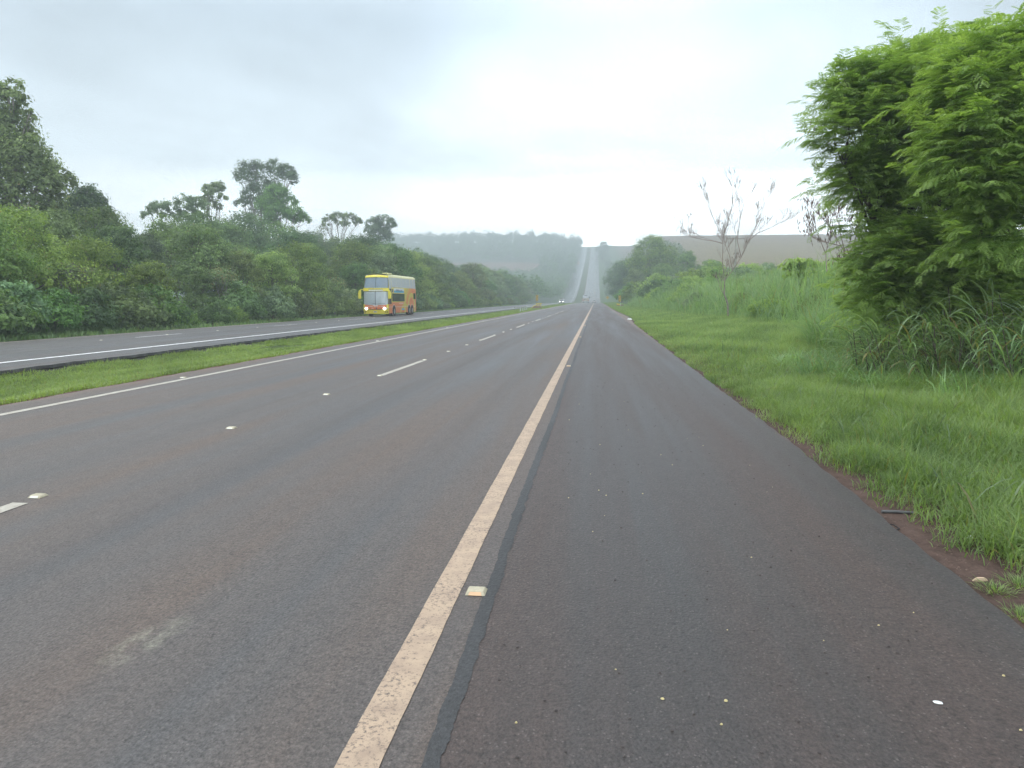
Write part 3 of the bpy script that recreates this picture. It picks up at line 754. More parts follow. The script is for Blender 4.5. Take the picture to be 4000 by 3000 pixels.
        lt = letter('PRIMERA CLASE', .26, s * 1.305, 4.05, 2.63, 'print_navy', pn, 90, 90 * s, 1.35)
        side('emblem', 1.5, 1.9, 2.42, 2.75, 'print_navy')
        side('service_flap', 4.0, 5.6, 1.22, 1.36, 'print_pink'); side('locker_grille', 5.0, 5.9, .58, .76, 'print_blue')
        for yc in (2.1, 7.85, 9.05):
            MB().disc((s * 1.285, yc, .62), (1, 0, 0), .60, .04, 28).build('wheel_arch', 'print_pink', t)
            MB().disc((s * 1.295, yc, .58), (1, 0, 0), .55, .04, 28).build('arch_shade', 'black_trim', t)  # flat black disc stands in for the shaded hollow of the wheel well
            w = MB().disc((s * 1.18, yc, .50), (1, 0, 0), .50, .32, 28).build('wheel', 'rubber', t, smooth=True, bevel=.03)
            MB().disc((s * 1.345, yc, .50), (1, 0, 0), .27, .02, 20).build('rim', 'rim_grey', w)
    for x in (-1.0, 1.0): MB().box(x - .12, x + .12, 10.98, 11.03, 1.0, 1.5).build('tail_lamp', 'tail_red', t)
    return t
bus = build_bus()
# person behind the lower windscreen
def seated_person(loc):
    t = thing('person', 'person in dark clothes sitting behind the lower windscreen of the yellow coach', 'person', loc)
    import bmesh
    J = [((0,0,0),.15), ((0,-.02,.25),.15), ((0,-.02,.45),.17), ((0,-.03,.56),.06), ((0,-.05,.66),.085), ((0,-.05,.76),.08),
         ((-.2,-.03,.46),.06), ((-.25,-.12,.22),.045), ((-.18,-.36,.2),.035), ((-.15,-.43,.21),.03),
         ((.2,-.03,.46),.06), ((.25,-.12,.22),.045), ((.18,-.36,.2),.035), ((.15,-.43,.21),.03),
         ((-.12,-.4,.02),.08), ((-.13,-.5,-.38),.05), ((.12,-.4,.02),.08), ((.13,-.5,-.38),.05)]
    E = [(0,1),(1,2),(2,3),(3,4),(4,5),(2,6),(6,7),(7,8),(8,9),(2,10),(10,11),(11,12),(12,13),(0,14),(14,15),(0,16),(16,17)]
    me = bpy.data.meshes.new('body'); me.from_pydata([j[0] for j in J], E, []); me.update()
    o = bpy.data.objects.new('body', me); C.objects.link(o); o.modifiers.new('skin', 'SKIN'); sm = o.modifiers.new('sub', 'SUBSURF'); sm.levels = 1; sm.render_levels = 1
    bpy.context.view_layer.update()
    sk = me.skin_vertices[0].data
    for i, j in enumerate(J): sk[i].radius = (j[1], j[1])
    sk[0].use_root = True; o.data.materials.append(MATS['cloth_dark']); o.parent = t
    MB().disc((0, -.05, .72), (0, 0, 1), .085, .16, 12).build('head', 'skin', t, smooth=True, bevel=.03)
    MB().disc((0, -.03, .81), (0, 0, 1), .09, .06, 12).build('hair', 'black_trim', t, smooth=True, bevel=.02)
    return t
seated_person((-22.25, 70.75, 1.22))

def car(name, label, loc, rz, paint_m, L=4.4, Wd=1.78, Hh=1.5, suv=False, front_lit=False, cat='car', group=None):
    """nose towards -y; parts: body, cabin, windows, lamps, wheels, bumpers, plate"""
    t = thing(name, label, cat, loc, rz, group); w = Wd / 2; hb = .95 if suv else .82
    if suv: pr = [(0,.35),(-.0,.75),(.12,.95),(1.05,1.02),(L-.02,1.02),(L,.5),(L-.05,.35)]; cb = [(1.0,1.0),(1.7,Hh-.06),(2.0,Hh),(L-.35,Hh),(L-.12,Hh-.1),(L-.05,1.0)]
    else: pr = [(0,.3),(0,.6),(.15,.74),(1.1,.88),(L-.5,.92),(L,.85),(L,.4),(L-.05,.3)]; cb = [(.95,.86),(1.75,Hh-.05),(2.1,Hh),(L-1.3,Hh),(L-.7,Hh-.15),(L-.2,.9)]
    MB().prism(pr, 'x', -w, w).build('body', paint_m, t, bevel=.06, smooth=True)
    k = w - .10
    MB().prism(cb, 'x', -k, k).build('cabin', paint_m, t, bevel=.07, smooth=True)
    z0 = (1.05 if suv else .92); z1 = Hh - .14
    def slant(y0, y1, nm):
        s_ = -1 if y0 < 2 else 1
        vs = [(-k+.12, y0 - .02 if s_ < 0 else y0 + .02, z0), (k-.12, y0 - .02 if s_ < 0 else y0 + .02, z0), (k-.2, y1 + .03*s_, z1), (-k+.2, y1 + .03*s_, z1)]
        vs2 = [(x, y - .04*s_, z) for x, y, z in vs]
        MB().add(vs + vs2, [(0,1,2,3),(4,5,6,7),(0,1,5,4),(1,2,6,5),(2,3,7,6),(3,0,4,7)]).build(nm, 'glass_dark', t)
    slant(cb[0][0] + .05, cb[1][0] - .05, 'windscreen'); slant(cb[5][0] - .03, cb[4][0] + .02, 'rear_screen')
    for s in (-1, 1):
        MB().box(min(s*(k-.01), s*(k+.02)), max(s*(k-.01), s*(k+.02)), cb[1][0] + .1, L - 1.0, z0, z1).build('side_window', 'glass_dark', t)
        for yc in (.85, L - .85):
            wo = MB().disc((s * (w - .08), yc, .33), (1, 0, 0), .33, .22, 20).build('wheel', 'rubber', t, smooth=True, bevel=.03)
            MB().disc((s * (w + .035), yc, .33), (1, 0, 0), .2, .02, 14).build('rim', 'rim_grey', wo)
        MB().box(s*w*.72 - .17, s*w*.72 + .17, -.03, .12, .62, .80).build('headlight', 'lamp_on' if front_lit else 'print_white', t, bevel=.02)
        MB().box(s*w*.84 - .1, s*w*.84 + .1, L - .06, L + .025, .68, .98 if suv else .84).build('tail_lamp', 'tail_red', t, bevel=.02)
        MB().box(min(s*(w), s*(w+.16)), max(s*w, s*(w+.16)), 1.35, 1.5, z0, z0 + .14).build('mirror', paint_m, t, bevel=.02)
    MB().box(-w + .03, w - .03, -.07, .10, .28, .50).build('front_bumper', 'black_trim', t, bevel=.03)
    MB().box(-w + .03, w - .03, L - .10, L + .06, .30, .52).build('rear_bumper', 'black_trim', t, bevel=.03)
    MB().box(-.42, .42, -.03, .06, .56, .74).build('grille', 'black_trim', t)
    MB().box(-.2, .2, L + .0, L + .035, .72, .83).build('number_plate', 'print_white', t)
    return t
simple('car_white', (0.74, 0.74, 0.73), 0.3, var=.03); simple('car_silver', (0.42, 0.44, 0.46), 0.3, .5, var=.03)
simple('car_dark', (0.05, 0.05, 0.06), 0.3); simple('truck_orange', (0.7, 0.25, 0.06), .5); simple('coach_cream', (0.62, 0.55, 0.44), .4, var=.08)
simple('coach_grey', (0.50, 0.55, 0.58), .4, var=.04)
def rz_(x, y): return float(prof(np.array([y]))[0])
def place(px, Y): p = at(px, 1170, Y); return float(p[0]), Y
# oncoming white SUV with its lamps lit and luggage on the roof
x, y = place(2193, 283); v_ = car('suv', 'white car with bright lit headlights coming towards us on the far carriageway', (x, y, prof(y) - .11), 0, 'car_white', 4.5, 1.85, 1.75, True, True)
MB().box(-.6, .6, 1.9, 3.3, 1.80, 2.02).build('roof_box', 'black_trim', v_, bevel=.06)
x, y = place(2321, 345); car('hatchback', 'small white car seen from behind, just right of the coach on the crest', (x, y + 3.9, prof(y) + .1), math.pi, 'car_white', 3.9, 1.72, 1.62, True)
x, y = place(2273, 905); car('saloon_car', 'silver car far up the hill on the far carriageway', (x, y, prof(y) - .1), 0, 'car_silver')
x, y = place(2314, 960); car('distant_car', 'dark car in the fast lane low on the far hill', (x, y + 4.4, prof(y)), math.pi, 'car_dark')
x, y = place(2324, 930); car('distant_car', 'dark car in the slow lane low on the far hill', (x, y + 4.4, prof(y)), math.pi, 'car_dark')
def coach(loc):
    t = thing('coach', 'grey and cream single-deck coach seen from behind at the crest of the road', 'bus', loc)
    MB().box(-1.28, 1.28, 0, 11, .45, 2.0).build('body', 'coach_cream', t, bevel=.1, smooth=True)
    MB().prism([(-1.26, 2.0), (1.26, 2.0), (1.22, 3.05), (1.0, 3.35), (-1.0, 3.35), (-1.22, 3.05)], 'y', .02, 10.9).build('roof', 'coach_grey', t, bevel=.06, smooth=True)
    MB().box(-1.02, 1.02, -.03, .03, 2.05, 2.72).build('rear_window', 'glass_side', t, bevel=.02)
    MB().box(-.6, .6, -.03, .03, 2.88, 3.12).build('rear_vent', 'black_trim', t)
    MB().box(-1.2, 1.2, -.10, .2, .35, .62).build('bumper', 'coach_grey', t, bevel=.03)
    MB().box(-.75, -.25, -.03, .02, 1.35, 1.55).build('engine_grille', 'black_trim', t)
    MB().box(-.22, .22, -.12, -.09, .7, .84).build('number_plate', 'print_white', t)
    for s in (-1, 1):
        MB().box(s*1.1 - .1, s*1.1 + .1, -.04, .05, .9, 1.4).build('tail_lamp', 'tail_red', t)
        for yc in (2.6, 8.6):
            w = MB().disc((s*1.08, yc, .5), (1, 0, 0), .5, .3, 20).build('wheel', 'rubber', t, smooth=True); MB().disc((s*1.24, yc, .5), (1, 0, 0), .26, .02, 14).build('rim', 'rim_grey', w)
        MB().box(min(s*1.27, s*1.30), max(s*1.27, s*1.30), .6, 10, 2.05, 2.75).build('side_window', 'glass_dark', t)
        MB().box(min(s*1.3, s*1.55), max(s*1.3, s*1.55), 10.7, 10.8, 1.9, 2.4).build('mirror', 'black_trim', t)
x, y = place(2288, 298); coach((x, y, prof(y)))
def truck(name, label, loc, rz, box_m, cab_m, Hh=3.6, L=9):
    t = thing(name, label, 'truck', loc, rz)
    MB().box(-1.2, 1.2, 2.3, L, 1.1, Hh).build('cargo_box', box_m, t, bevel=.05)
    MB().prism([(0, .5), (0, 1.5), (.25, 2.6), (2.1, 2.75), (2.1, .5)], 'x', -1.15, 1.15).build('cab', cab_m, t, bevel=.06)
    MB().box(-1.0, 1.0, .0, .12, 1.55, 2.3).build('windscreen', 'glass_dark', t); MB().box(-1.1, 1.1, .3, L, .7, 1.05).build('chassis', 'black_trim', t)
    for s in (-1, 1):
        MB().box(s*.85-.15, s*.85+.15, -.05, .05, .8, 1.0).build('headlight', 'lamp_on' if rz == 0 else 'print_white', t)
        for yc in (1.2, L-2.4, L-1.2): MB().disc((s*1.05, yc, .5), (1, 0, 0), .5, .3, 16).build('wheel', 'rubber', t)
x, y = place(2257, 890); truck('truck', 'orange truck coming down the far hill on the left carriageway', (x, y, prof(y) - .1), 0, 'truck_orange', 'truck_orange', 3.2, 8)
x, y = place(2327, 1130); truck('truck', 'tall dark lorry near the top of the far hill on the right carriageway', (x, y + 9, prof(y)), math.pi, 'car_dark', 'coach_cream', 3.9, 10)

# ================================================================== ROADSIDE FURNITURE
m, T, bs, ou = newmat('marker_face')
tc = T.n('ShaderNodeTexCoord').outputs['Object']; sx = T.n('ShaderNodeSeparateXYZ'); T.l(tc, sx.inputs[0])
simple('sign_yellow', (0.82, 0.52, 0.05), .5, var=.04); simple('sign_black', (0.02, 0.02, 0.02), .5); simple('post_grey', (0.35, 0.33, 0.30), .7)
simple('concrete_brown', (0.32, 0.20, 0.14), .9, var=.3, scale=3, bump=.4); simple('rail_yellow', (0.78, 0.60, 0.06), .6, var=.15); simple('post_white', (0.62, 0.64, 0.60), .7, var=.1)
simple('stud_white', (0.50, 0.44, 0.31), .45, var=.15, scale=40); simple('stud_reflector', (0.75, 0.48, 0.28), .25); simple('stud_reflector_white', (0.80, 0.78, 0.68), .2)
simple('rim_dark', (0.12, 0.12, 0.12), .6); simple('seed', (0.72, 0.60, 0.30), .6, var=.3, scale=30); simple('soil_stone', (0.17, 0.115, 0.09), .9, var=.4, scale=20); simple('pebble', (0.09, 0.075, 0.07), .9, var=.4, scale=20)
def hazard(loc, label, flip):
    t = thing('hazard_marker', label, 'sign', loc, 0, 'striped hazard markers at the culvert')
    MB().box(-.035, .035, 0, .06, -1.35, .1).build('post', 'concrete_brown', t)
    pl = MB().box(-.25, .25, -.02, -.002, 0, 1.22).build('board', 'sign_yellow', t)
    for i in range(5):
        z0 = -.08 + i * .28; s = .30 * flip
        # black diagonal stripe clipped to the board
        pts = []
        n = 9
        lo = [(x, z0 + s * (x / .5 + .5) if flip > 0 else z0 - .30 + .30 * (.5 - x / .5) + .0) for x in np.linspace(-.25, .25, n)]
        lo = [(x, z0 + .30 * ((x / .5 + .5) if flip > 0 else (.5 - x / .5)) - .08) for x in np.linspace(-.25, .25, n)]
        vs = []; fs = []
        for j, (x, z_) in enumerate(lo):
            a = min(max(z_, 0.0), 1.22); b_ = min(max(z_ + .12, 0.0), 1.22)
            vs += [(x, -.026, a), (x, -.026, b_)]
        fs = [(2*j, 2*j+2, 2*j+3, 2*j+1) for j in range(n-1) if vs[2*j+1][2] - vs[2*j][2] > 1e-4 or vs[2*j+3][2] - vs[2*j+2][2] > 1e-4]
        if fs: MB().add(vs, fs).build('stripe', 'sign_black', pl)
    return t
hazard((-12.05, 147.3, 1.27), 'striped yellow and black board above the culvert end in the median', 1)
hazard((4.95, 150.0, 1.15), 'striped yellow and black board in the right verge beside the culvert end', -1)
# culvert ends
t = thing('culvert_parapet', 'brown concrete culvert end with stepped yellow rail in the grass median', 'parapet', (-12.2, 147, -.75))
MB().prism([(-1.0, 0), (-.95, .45), (-.4, .95), (.3, 1.05), (.9, .95), (1.5, .3), (1.6, 0)], 'y', 0, .35).build('headwall', 'concrete_brown', t, bevel=.04)
MB().tube([(-1.25, .1, .25), (-.85, .1, .62), (-.45, .1, 1.05), (.2, .1, 1.25)], .07, 8).build('rail', 'rail_yellow', t)
for xx in (.15, .55, .95): MB().box(xx - .11, xx + .11, .02, .3, .95, 1.45).build('baluster', 'rail_yellow', t, bevel=.04)
MB().box(-.05, 1.15, .0, .32, 1.42, 1.55).build('coping', 'rail_yellow', t, bevel=.03)
t = thing('culvert_parapet', 'low brown culvert end with tilted yellow slab in the right verge', 'parapet', (4.75, 148.5, -.05))
MB().prism([(-.5, 0), (-.45, .45), (.2, .5), (.9, .55), (1.1, 0)], 'y', 0, .4).build('headwall', 'concrete_brown', t, bevel=.04)
MB().box(-.55, .15, -.1, .15, .45, .75, Matrix.Rotation(R(8), 4, 'Y')).build('slab', 'rail_yellow', t, bevel=.04)
MB().box(.28, .38, -.05, .05, 0, .85).build('stake', 'post_white', t)
# diamond warning sign
t = thing('warning_sign', 'small yellow diamond road sign at the crest beside the right shoulder', 'sign', (3.75, 232, float(gzf(3.75, 232))))
MB().box(-.04, .04, .0, .07, 0, 2.2).build('post', 'post_grey', t)
M45 = Matrix.Translation((0, 0, 2.15)) @ Matrix.Rotation(R(45), 4, 'Y')
pl = MB().box(-.40, .40, -.02, 0, -.40, .40, M45).build('board', 'sign_yellow', t)
MB().box(-.22, .16, -.026, -.021, 2.12, 2.20).add([(.12, -.0255, 2.05), (.27, -.0255, 2.16), (.12, -.0255, 2.27)], [(0, 1, 2)]).build('arrow', 'sign_black', pl)
# white posts with a rail in the median
t = thing('guard_rail', 'short barrier of white posts with a top rail in the grass median', 'barrier', (0, 0, 0))
pts = []
for px, y0 in ((2033, 100), (2042, 108), (2050, 116), (2057, 124)):
    p = at(px, 1205, y0); gz_ = gzf(p[0], y0); pts.append((p[0], y0, gz_ + .72))
    MB().box(p[0] - .09, p[0] + .09, y0 - .09, y0 + .09, gz_ - .2, gz_ + .80).build('post', 'post_white', t, bevel=.02)
MB().tube([(pts[0][0] - .5, 97, pts[0][2])] + pts, .06, 6).build('rail', 'post_grey', t)
# utility pole
p = at(2875, 932, 104); zg = gzf(p[0], 104)
t = thing('utility_pole', 'wooden utility pole with one crossarm behind the bare tree', 'pole', (p[0], 104, zg))
MB().tube([(0, 0, -.2), (0, 0, p[2] - zg + .3)], [.15, .10], 8).build('pole', 'post_grey', t)
ca = MB().box(-1.2, 1.2, -.06, .06, p[2] - zg - .08, p[2] - zg + .06).build('crossarm', 'post_grey', t)
for xx in (-1.1, -.5, .5, 1.1): MB().tube([(xx, 0, p[2] - zg + .06), (xx, 0, p[2] - zg + .22)], [.04, .03], 6).build('insulator', 'post_white', ca)
# road studs
def stud(refl):
    t = thing('road_stud', '', 'road stud')
    b_ = MB().add([(-.055,-.05,0),(.055,-.05,0),(.055,.05,0),(-.055,.05,0),(-.042,-.03,.02),(.042,-.03,.02),(.042,.03,.02),(-.042,.03,.02)],
             [(3,2,1,0),(4,5,6,7),(0,1,5,4),(1,2,6,5),(2,3,7,6),(3,0,4,7)]).build('body', 'stud_white', t, bevel=.004)
    MB().add([(-.036,-.0512,.003),(.036,-.0512,.003),(.030,-.0362,.0165),(-.030,-.0362,.0165),(-.036,-.049,.001),(.036,-.049,.001),(.030,-.034,.014),(-.030,-.034,.014)],
             [(0,1,2,3),(7,6,5,4),(0,4,5,1),(1,5,6,2),(2,6,7,3),(3,7,4,0)]).build('reflector', refl, t)
    return t
sA = stud('stud_reflector'); sB = stud('stud_reflector_white')
first = {id(sA): False, id(sB): False}
def put(proto, x, y, z_, label, group):
    if not first[id(proto)]: first[id(proto)] = True; o = proto; o.location = (x, y, z_)
    else: o = dup(proto, (x, y, z_))
    o['label'] = label; o['group'] = group
ORD = ['first', 'second', 'third', 'fourth', 'fifth', 'sixth', 'seventh', 'eighth', 'ninth', 'tenth', 'eleventh', 'twelfth', 'thirteenth', 'fourteenth', 'fifteenth', 'sixteenth', 'seventeenth', 'eighteenth', 'nineteenth', 'twentieth']
for i in range(14):
    y = 3.58 + 13.0 * i; put(sA, -.61, y, prof(y) + .001, f'{ORD[i]} road stud from the camera along the cream right edge line', 'studs beside the cream edge line')
k = 0
for i in range(9):
    for o_ in (-.06, 3.78, 6.8, 9.88):
        y = 1.22 + 12.85 * i + o_
        if y > 4.5 and k < 30:
            w = ORD[k] if k < 14 else None
            put(sB, -4.36, y, prof(y) + .001, f'{w} pale stud from the camera along the dashed lane line' if w else 'distant pale stud on the dashed lane line beyond the fourteenth', 'studs along the dashed lane line'); k += 1
for i in range(10):
    y = 13.2 + 12.75 * i; put(sB, -8.14, y, prof(y) + .001, f'{ORD[i]} cream stud from the camera beside the median edge line', 'studs beside the median edge line')
for i in range(14):
    y = 27 + 4.55 * i; put(sB, -20.14 if i % 3 else -20.14, y, prof(y) - .112, f'{ORD[i]} stud from the left on the far carriageway dashed line', 'studs on the far carriageway')

# ================================================================== VEGETATION
GF = 'forest trees behind the far carriageway'
protos = []
for i, (Hh, Rr, n, z0) in enumerate([(10, 4.2, 9, .12), (10, 4.8, 10, .18), (10, 3.8, 8, .10), (10, 5.2, 11, .12), (10, 4.0, 8, .08), (10, 4.6, 9, .05)]):
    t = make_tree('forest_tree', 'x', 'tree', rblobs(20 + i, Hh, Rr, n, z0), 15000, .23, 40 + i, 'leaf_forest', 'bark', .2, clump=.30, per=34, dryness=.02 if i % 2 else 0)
    protos.append(t)
bush = []
for i in range(3):
    bush.append(make_tree('shrub', 'x', 'shrub', [(0, 0, .9, 1.3, 1.2, .9), (.8, .3, .7, .9, .9, .8), (-.7, -.3, .8, 1.0, .9, .9), (.1, 0, 1.7, .8, .8, .6)], 4200, .16, 70 + i, 'leaf_forest', 'bark', .05, clump=.30, per=30, z_=0) if False else
                make_tree('shrub', 'x', 'shrub', [(0, 0, .9, 1.3, 1.2, .9), (.8, .3, .7, .9, .9, .8), (-.7, -.3, .8, 1.0, .9, .9), (.1, 0, 1.7, .8, .8, .6)], 4200, .16, 70 + i, 'leaf_forest', 'bark', .05, clump=.30, per=30))
used = {}
def plant(proto, x, y, s, label, group, leafm=None, rz=None, sz=1.0, dz=0.0):
    rz = random.uniform(0, 6.28) if rz is None else rz
    z_ = gzf(x, y) - .1 + dz
    if id(proto) not in used:
        used[id(proto)] = 1; o = proto; o.location = (x, y, z_); o.rotation_euler = (0, 0, rz); o.scale = (s, s, s * sz)
    else: o = dup(proto, (x, y, z_), rz, (s, s, s * sz))
    if leafm:
        c = [q for q in o.children if q.name.startswith('crown')][0]; c.material_slots[0].link = 'OBJECT'; c.material_slots[0].material = MATS[leafm]
    o['label'] = label; o['group'] = group; return o
ZN = [(270, 'beside the tall vine-draped tree'), (480, 'under the small domed tree'), (760, 'left of the airy pale trees'), (960, 'below the airy pale trees'),
      (1220, 'under the pair of tallest trees'), (1400, 'left of the yellow coach'), (1640, 'behind the yellow coach'), (1850, 'right of the yellow coach'), (2120, 'behind the striped median board'), (9999, 'where the forest meets the far road')]
def zone(x, y):
    p = pix(x, y, 2)[0]
    for a, b_ in ZN:
        if p < a: return b_
KN = {'leaf_forest': 'mid green', 'leaf_lime': 'yellow-green', 'leaf_dark': 'dark green', 'leaf_silver': 'silvery green', 'leaf_mound': 'bright green'}
rows = [(-29.4, .74, 'front row'), (-34, .84, 'second row'), (-40.0, .93, 'third row'), (-47.5, 1.0, 'back row'), (-56, 1.08, 'farthest row')]
for ri, (x0, hh, rn) in enumerate(rows):
    y = 27.0 + ri * 2.5
    while y < 330:
        x = x0 + random.uniform(-1.8, 1.8) - max(0, (y - 120)) * .01; yy = y + random.uniform(-1.6, 1.6)
        px_, _ = pix(x, yy, 3)
        if px_ > -260 and (yy > 36 or ri < 2):
            h = 1.0 * hh * min(4.3 + .074 * yy, 13.0) * random.uniform(.70, 1.20)
            r_ = random.random(); mt = 'leaf_forest'
            if ri == 0: mt = 'leaf_lime' if (r_ < .5 and yy < 40) or r_ < .12 else ('leaf_silver' if .3 < r_ < .42 else 'leaf_forest')
            else: mt = 'leaf_dark' if r_ < .34 else ('leaf_silver' if r_ > .86 else ('leaf_lime' if .5 < r_ < .56 else 'leaf_forest'))
            plant(random.choice(protos), x, yy, h / 10, f'{KN[mt]} forest tree, {rn}, {zone(x, yy)}', GF, mt)
        y += (5.0 + ri * .7) * (1 + y * .004)
for i, (x, y, h) in enumerate([(-29.2, 30.5, 6.3), (-30.5, 34.5, 6.8), (-29.6, 39, 5.6), (-31.5, 27.5, 7.0)]):
    plant(protos[[3, 1, 5, 0][i]], x, y, h / 10, f'large yellow-green front tree at the far left edge, {ORD[i]} counted as planted'.replace(', %s counted as planted' % ORD[i], ''), GF, 'leaf_lime')
y = 25.5
while y < 260:
    x = -26.6 + random.uniform(-.6, .5)
    if pix(x, y, .5)[0] > -150:
        s = random.uniform(.55, 1.15) * (1 + min(y, 100) * .004); mt = random.choice(['leaf_forest', 'leaf_forest', 'leaf_lime', 'leaf_silver'])
        plant(random.choice(bush), x, y, s, f'low {KN[mt]} shrub, {zone(x, y)}', 'shrubs along the far road edge', mt)
    y += random.uniform(1.5, 2.9) * (1 + y * .006)
for i, (x, y, h) in enumerate([(-28.6, 36, 3.6), (-28.2, 43, 3.2), (-28.6, 52, 4.2), (-29, 64, 4.6), (-28.5, 76, 4.0), (-29, 90, 5.0)]):
    rnd = random.Random(300 + i); mb = MB(); t = thing('dry_sapling', f'pale thin-stemmed dry sapling at the forest foot, {zone(x, y)}', 'tree', (x, y, gzf(x, y)), 0, 'dry saplings at the forest foot')
    for q in range(3):
        a = limb(mb, (rnd.uniform(-.2, .2), 0, -.2), (rnd.uniform(-1.3, 1.3), rnd.uniform(-.3, .8), h * rnd.uniform(.8, 1)), .05, .012, rnd, .14, 6, 5)
        for _ in range(7): limb(mb, a[rnd.randint(2, 6)], a[rnd.randint(3, 6)] + Vector((rnd.uniform(-1, 1), rnd.uniform(-.6, .6), rnd.uniform(.1, .9))), .018, .006, rnd, .15, 4, 3)
    mb.build('branches', 'bark_pale', t)
    link('foliage', crown_mesh('foliage', [(0, .2, h * .8, 1.3, .8, h * .22)], 900, .16, 320 + i, clump=.3, dryness=.35), 'leaf_silver', t)
# emergent trees rising above the forest
def emergent(name, label, Y, bpx, lobes, n, size, seed, leafm, barkm='bark_pale', r=.3, dep=1.0, **k):
    bx = at(bpx, 1100, Y)[0]; bz = gzf(bx, Y); rnd = random.Random(seed); blobs = []
    for (px, py, w, h) in lobes:
        dY = rnd.uniform(-1, 1) * dep; p = at(px, py, Y + dY); q = mpp(px, py, Y + dY)
        blobs.append((p[0] - bx, dY, p[2] - bz, w * q / 2, (w + h) / 4 * q, h * q / 2 * 1.45))
    return make_tree(name, label, 'tree', blobs, n, size, seed, leafm, barkm, r, (bx, Y, bz), None, **k)
emergent('vine_draped_tree', 'tall dark tree draped in vines at the left edge of the picture', 48, 30,
         [(30, 375, 130, 100), (115, 447, 40, 30), (-40, 450, 200, 160), (40, 520, 190, 150), (20, 640, 300, 200), (110, 640, 190, 170), (150, 720, 190, 110), (245, 715, 90, 90), (60, 780, 360, 160), (-120, 600, 300, 300), (225, 800, 80, 60), (60, 880, 330, 160), (-60, 900, 300, 200), (180, 860, 160, 100)],
         34000, .26, 3, 'leaf_forest', r=.4, clump=.26, dryness=.01)
emergent('domed_tree', 'small rounded tree rising above the forest beside the vine-draped tree', 60, 345,
         [(340, 800, 130, 100), (385, 830, 80, 100), (300, 840, 110, 110), (350, 880, 150, 120)], 9000, .25, 5, 'leaf_dark', r=.2, clump=.28)
emergent('airy_tree', 'airy pale tree with a low broad crown, left of two such trees', 92, 690,
         [(590, 840, 70, 50), (630, 815, 90, 50), (660, 850, 60, 50), (720, 805, 80, 60), (765, 800, 80, 55), (740, 850, 90, 70)], 5200, .30, 7, 'leaf_silver', r=.18, extra=5, clump=.24, gap=.35)
emergent('airy_tree', 'slender airy pale tree leaning right, taller of two such trees', 98, 822,
         [(815, 750, 50, 45), (850, 740, 60, 45), (868, 775, 40, 30), (815, 790, 45, 50), (850, 805, 40, 35), (790, 830, 50, 60)], 3600, .30, 8, 'leaf_silver', r=.16, extra=5, clump=.22, gap=.3)
emergent('emergent_tree', 'tallest broad forest tree with hanging vines and several pale trunks', 128, 1040,
         [(965, 690, 90, 85), (1000, 670, 60, 70), (1070, 670, 90, 65), (1115, 690, 80, 75), (1140, 700, 45, 50), (945, 798, 60, 40), (985, 775, 80, 70), (1020, 740, 90, 80), (1060, 740, 80, 60), (1010, 830, 90, 70), (1060, 800, 90, 90)],
         15000, .34, 11, 'leaf_dark', r=.42, dep=2.5, clump=.26, extra=5, gap=.15)
emergent('emergent_tree', 'mid green flat-layered tree standing in front of the tallest forest tree', 116, 1094,
         [(1085, 760, 90, 60), (1060, 810, 120, 70), (1120, 790, 90, 55), (1090, 840, 110, 60), (1150, 838, 90, 45), (1175, 862, 70, 40), (1060, 870, 70, 50)], 11000, .30, 12, 'leaf_forest', r=.24, dep=2, clump=.26, extra=4)
emergent('umbrella_tree', 'sparse umbrella-shaped tree with visible branches above the forest', 160, 1325,
         [(1285, 860, 55, 30), (1320, 848, 60, 28), (1360, 850, 60, 30), (1395, 865, 40, 30), (1272, 880, 30, 25), (1345, 875, 50, 24)], 3600, .36, 14, 'leaf_forest', r=.25, dep=3, clump=.26, extra=9, gap=.2, fork=.55)
emergent('emergent_tree', 'compact dark tree above the forest, farthest right of the tall ones', 170, 1480,
         [(1455, 880, 60, 50), (1500, 868, 70, 40), (1530, 880, 40, 40), (1480, 905, 90, 50), (1440, 900, 40, 30), (1490, 930, 90, 50)], 6500, .38, 15, 'leaf_dark', r=.3, dep=2.5, clump=.28)
emergent('emergent_tree', 'pale bare-branched tree just left of the umbrella-shaped tree', 165, 1245,
         [(1240, 915, 40, 40), (1265, 905, 40, 40)], 500, .30, 16, 'leaf_silver', r=.18, dep=3, clump=.3, extra=14, gap=.5, fork=.4)

# distant woods: one mass of crowns
def wood_mass(name, pts, label, leafm, n=230, size=1.15, seed=1):
    global rng
    keep = rng; rng = np.random.default_rng(seed); parts = []
    pts = np.array(pts, float)           # x y z(ground) height radius
    for (x, y, zg, h, r) in pts:
        u = rdir(n); u[:, 2] = np.abs(u[:, 2]) * 1.05 - .25
        u = unit(u); rr = rng.uniform(.78, 1.05, n) * (1 + .22 * np.sin(u[:, 0] * 4 + x) * np.sin(u[:, 1] * 5 + y))
        p = np.stack([x + u[:, 0] * rr * r, y + u[:, 1] * rr * r, zg + h * .55 + u[:, 2] * rr * h * .48], 1)
        nr = unit(u + rdir(n) * .5); d = np.cross(nr, rdir(n)); s = size * rng.uniform(.6, 1.3, n)
        parts.append(leaves(p, d, nr, s, s * .75, np.clip(rng.uniform(0, .4) + rng.uniform(0, .6, n), 0, 1)))
    v, f, c = join(parts); rng = keep
    o = link(name, mesh_np(name, v, f, c), leafm); tag(o, label, None, None, 'stuff'); return o
pts = []
rw = random.Random(5)
for y in np.arange(320, 690, 11):
    for x in np.arange(-28.5, -120, -9.0):
        xx, yy = x + rw.uniform(-3, 3), y + rw.uniform(-4, 4)
        if rw.random() < .9: pts.append((xx, yy, gzf(xx, yy), rw.uniform(9, 13), rw.uniform(4.5, 6)))
wood_mass('forest', pts, 'green forest mass filling the slope beyond the yellow coach', 'leaf_forest', 190, 1.0, 3)
pts = []
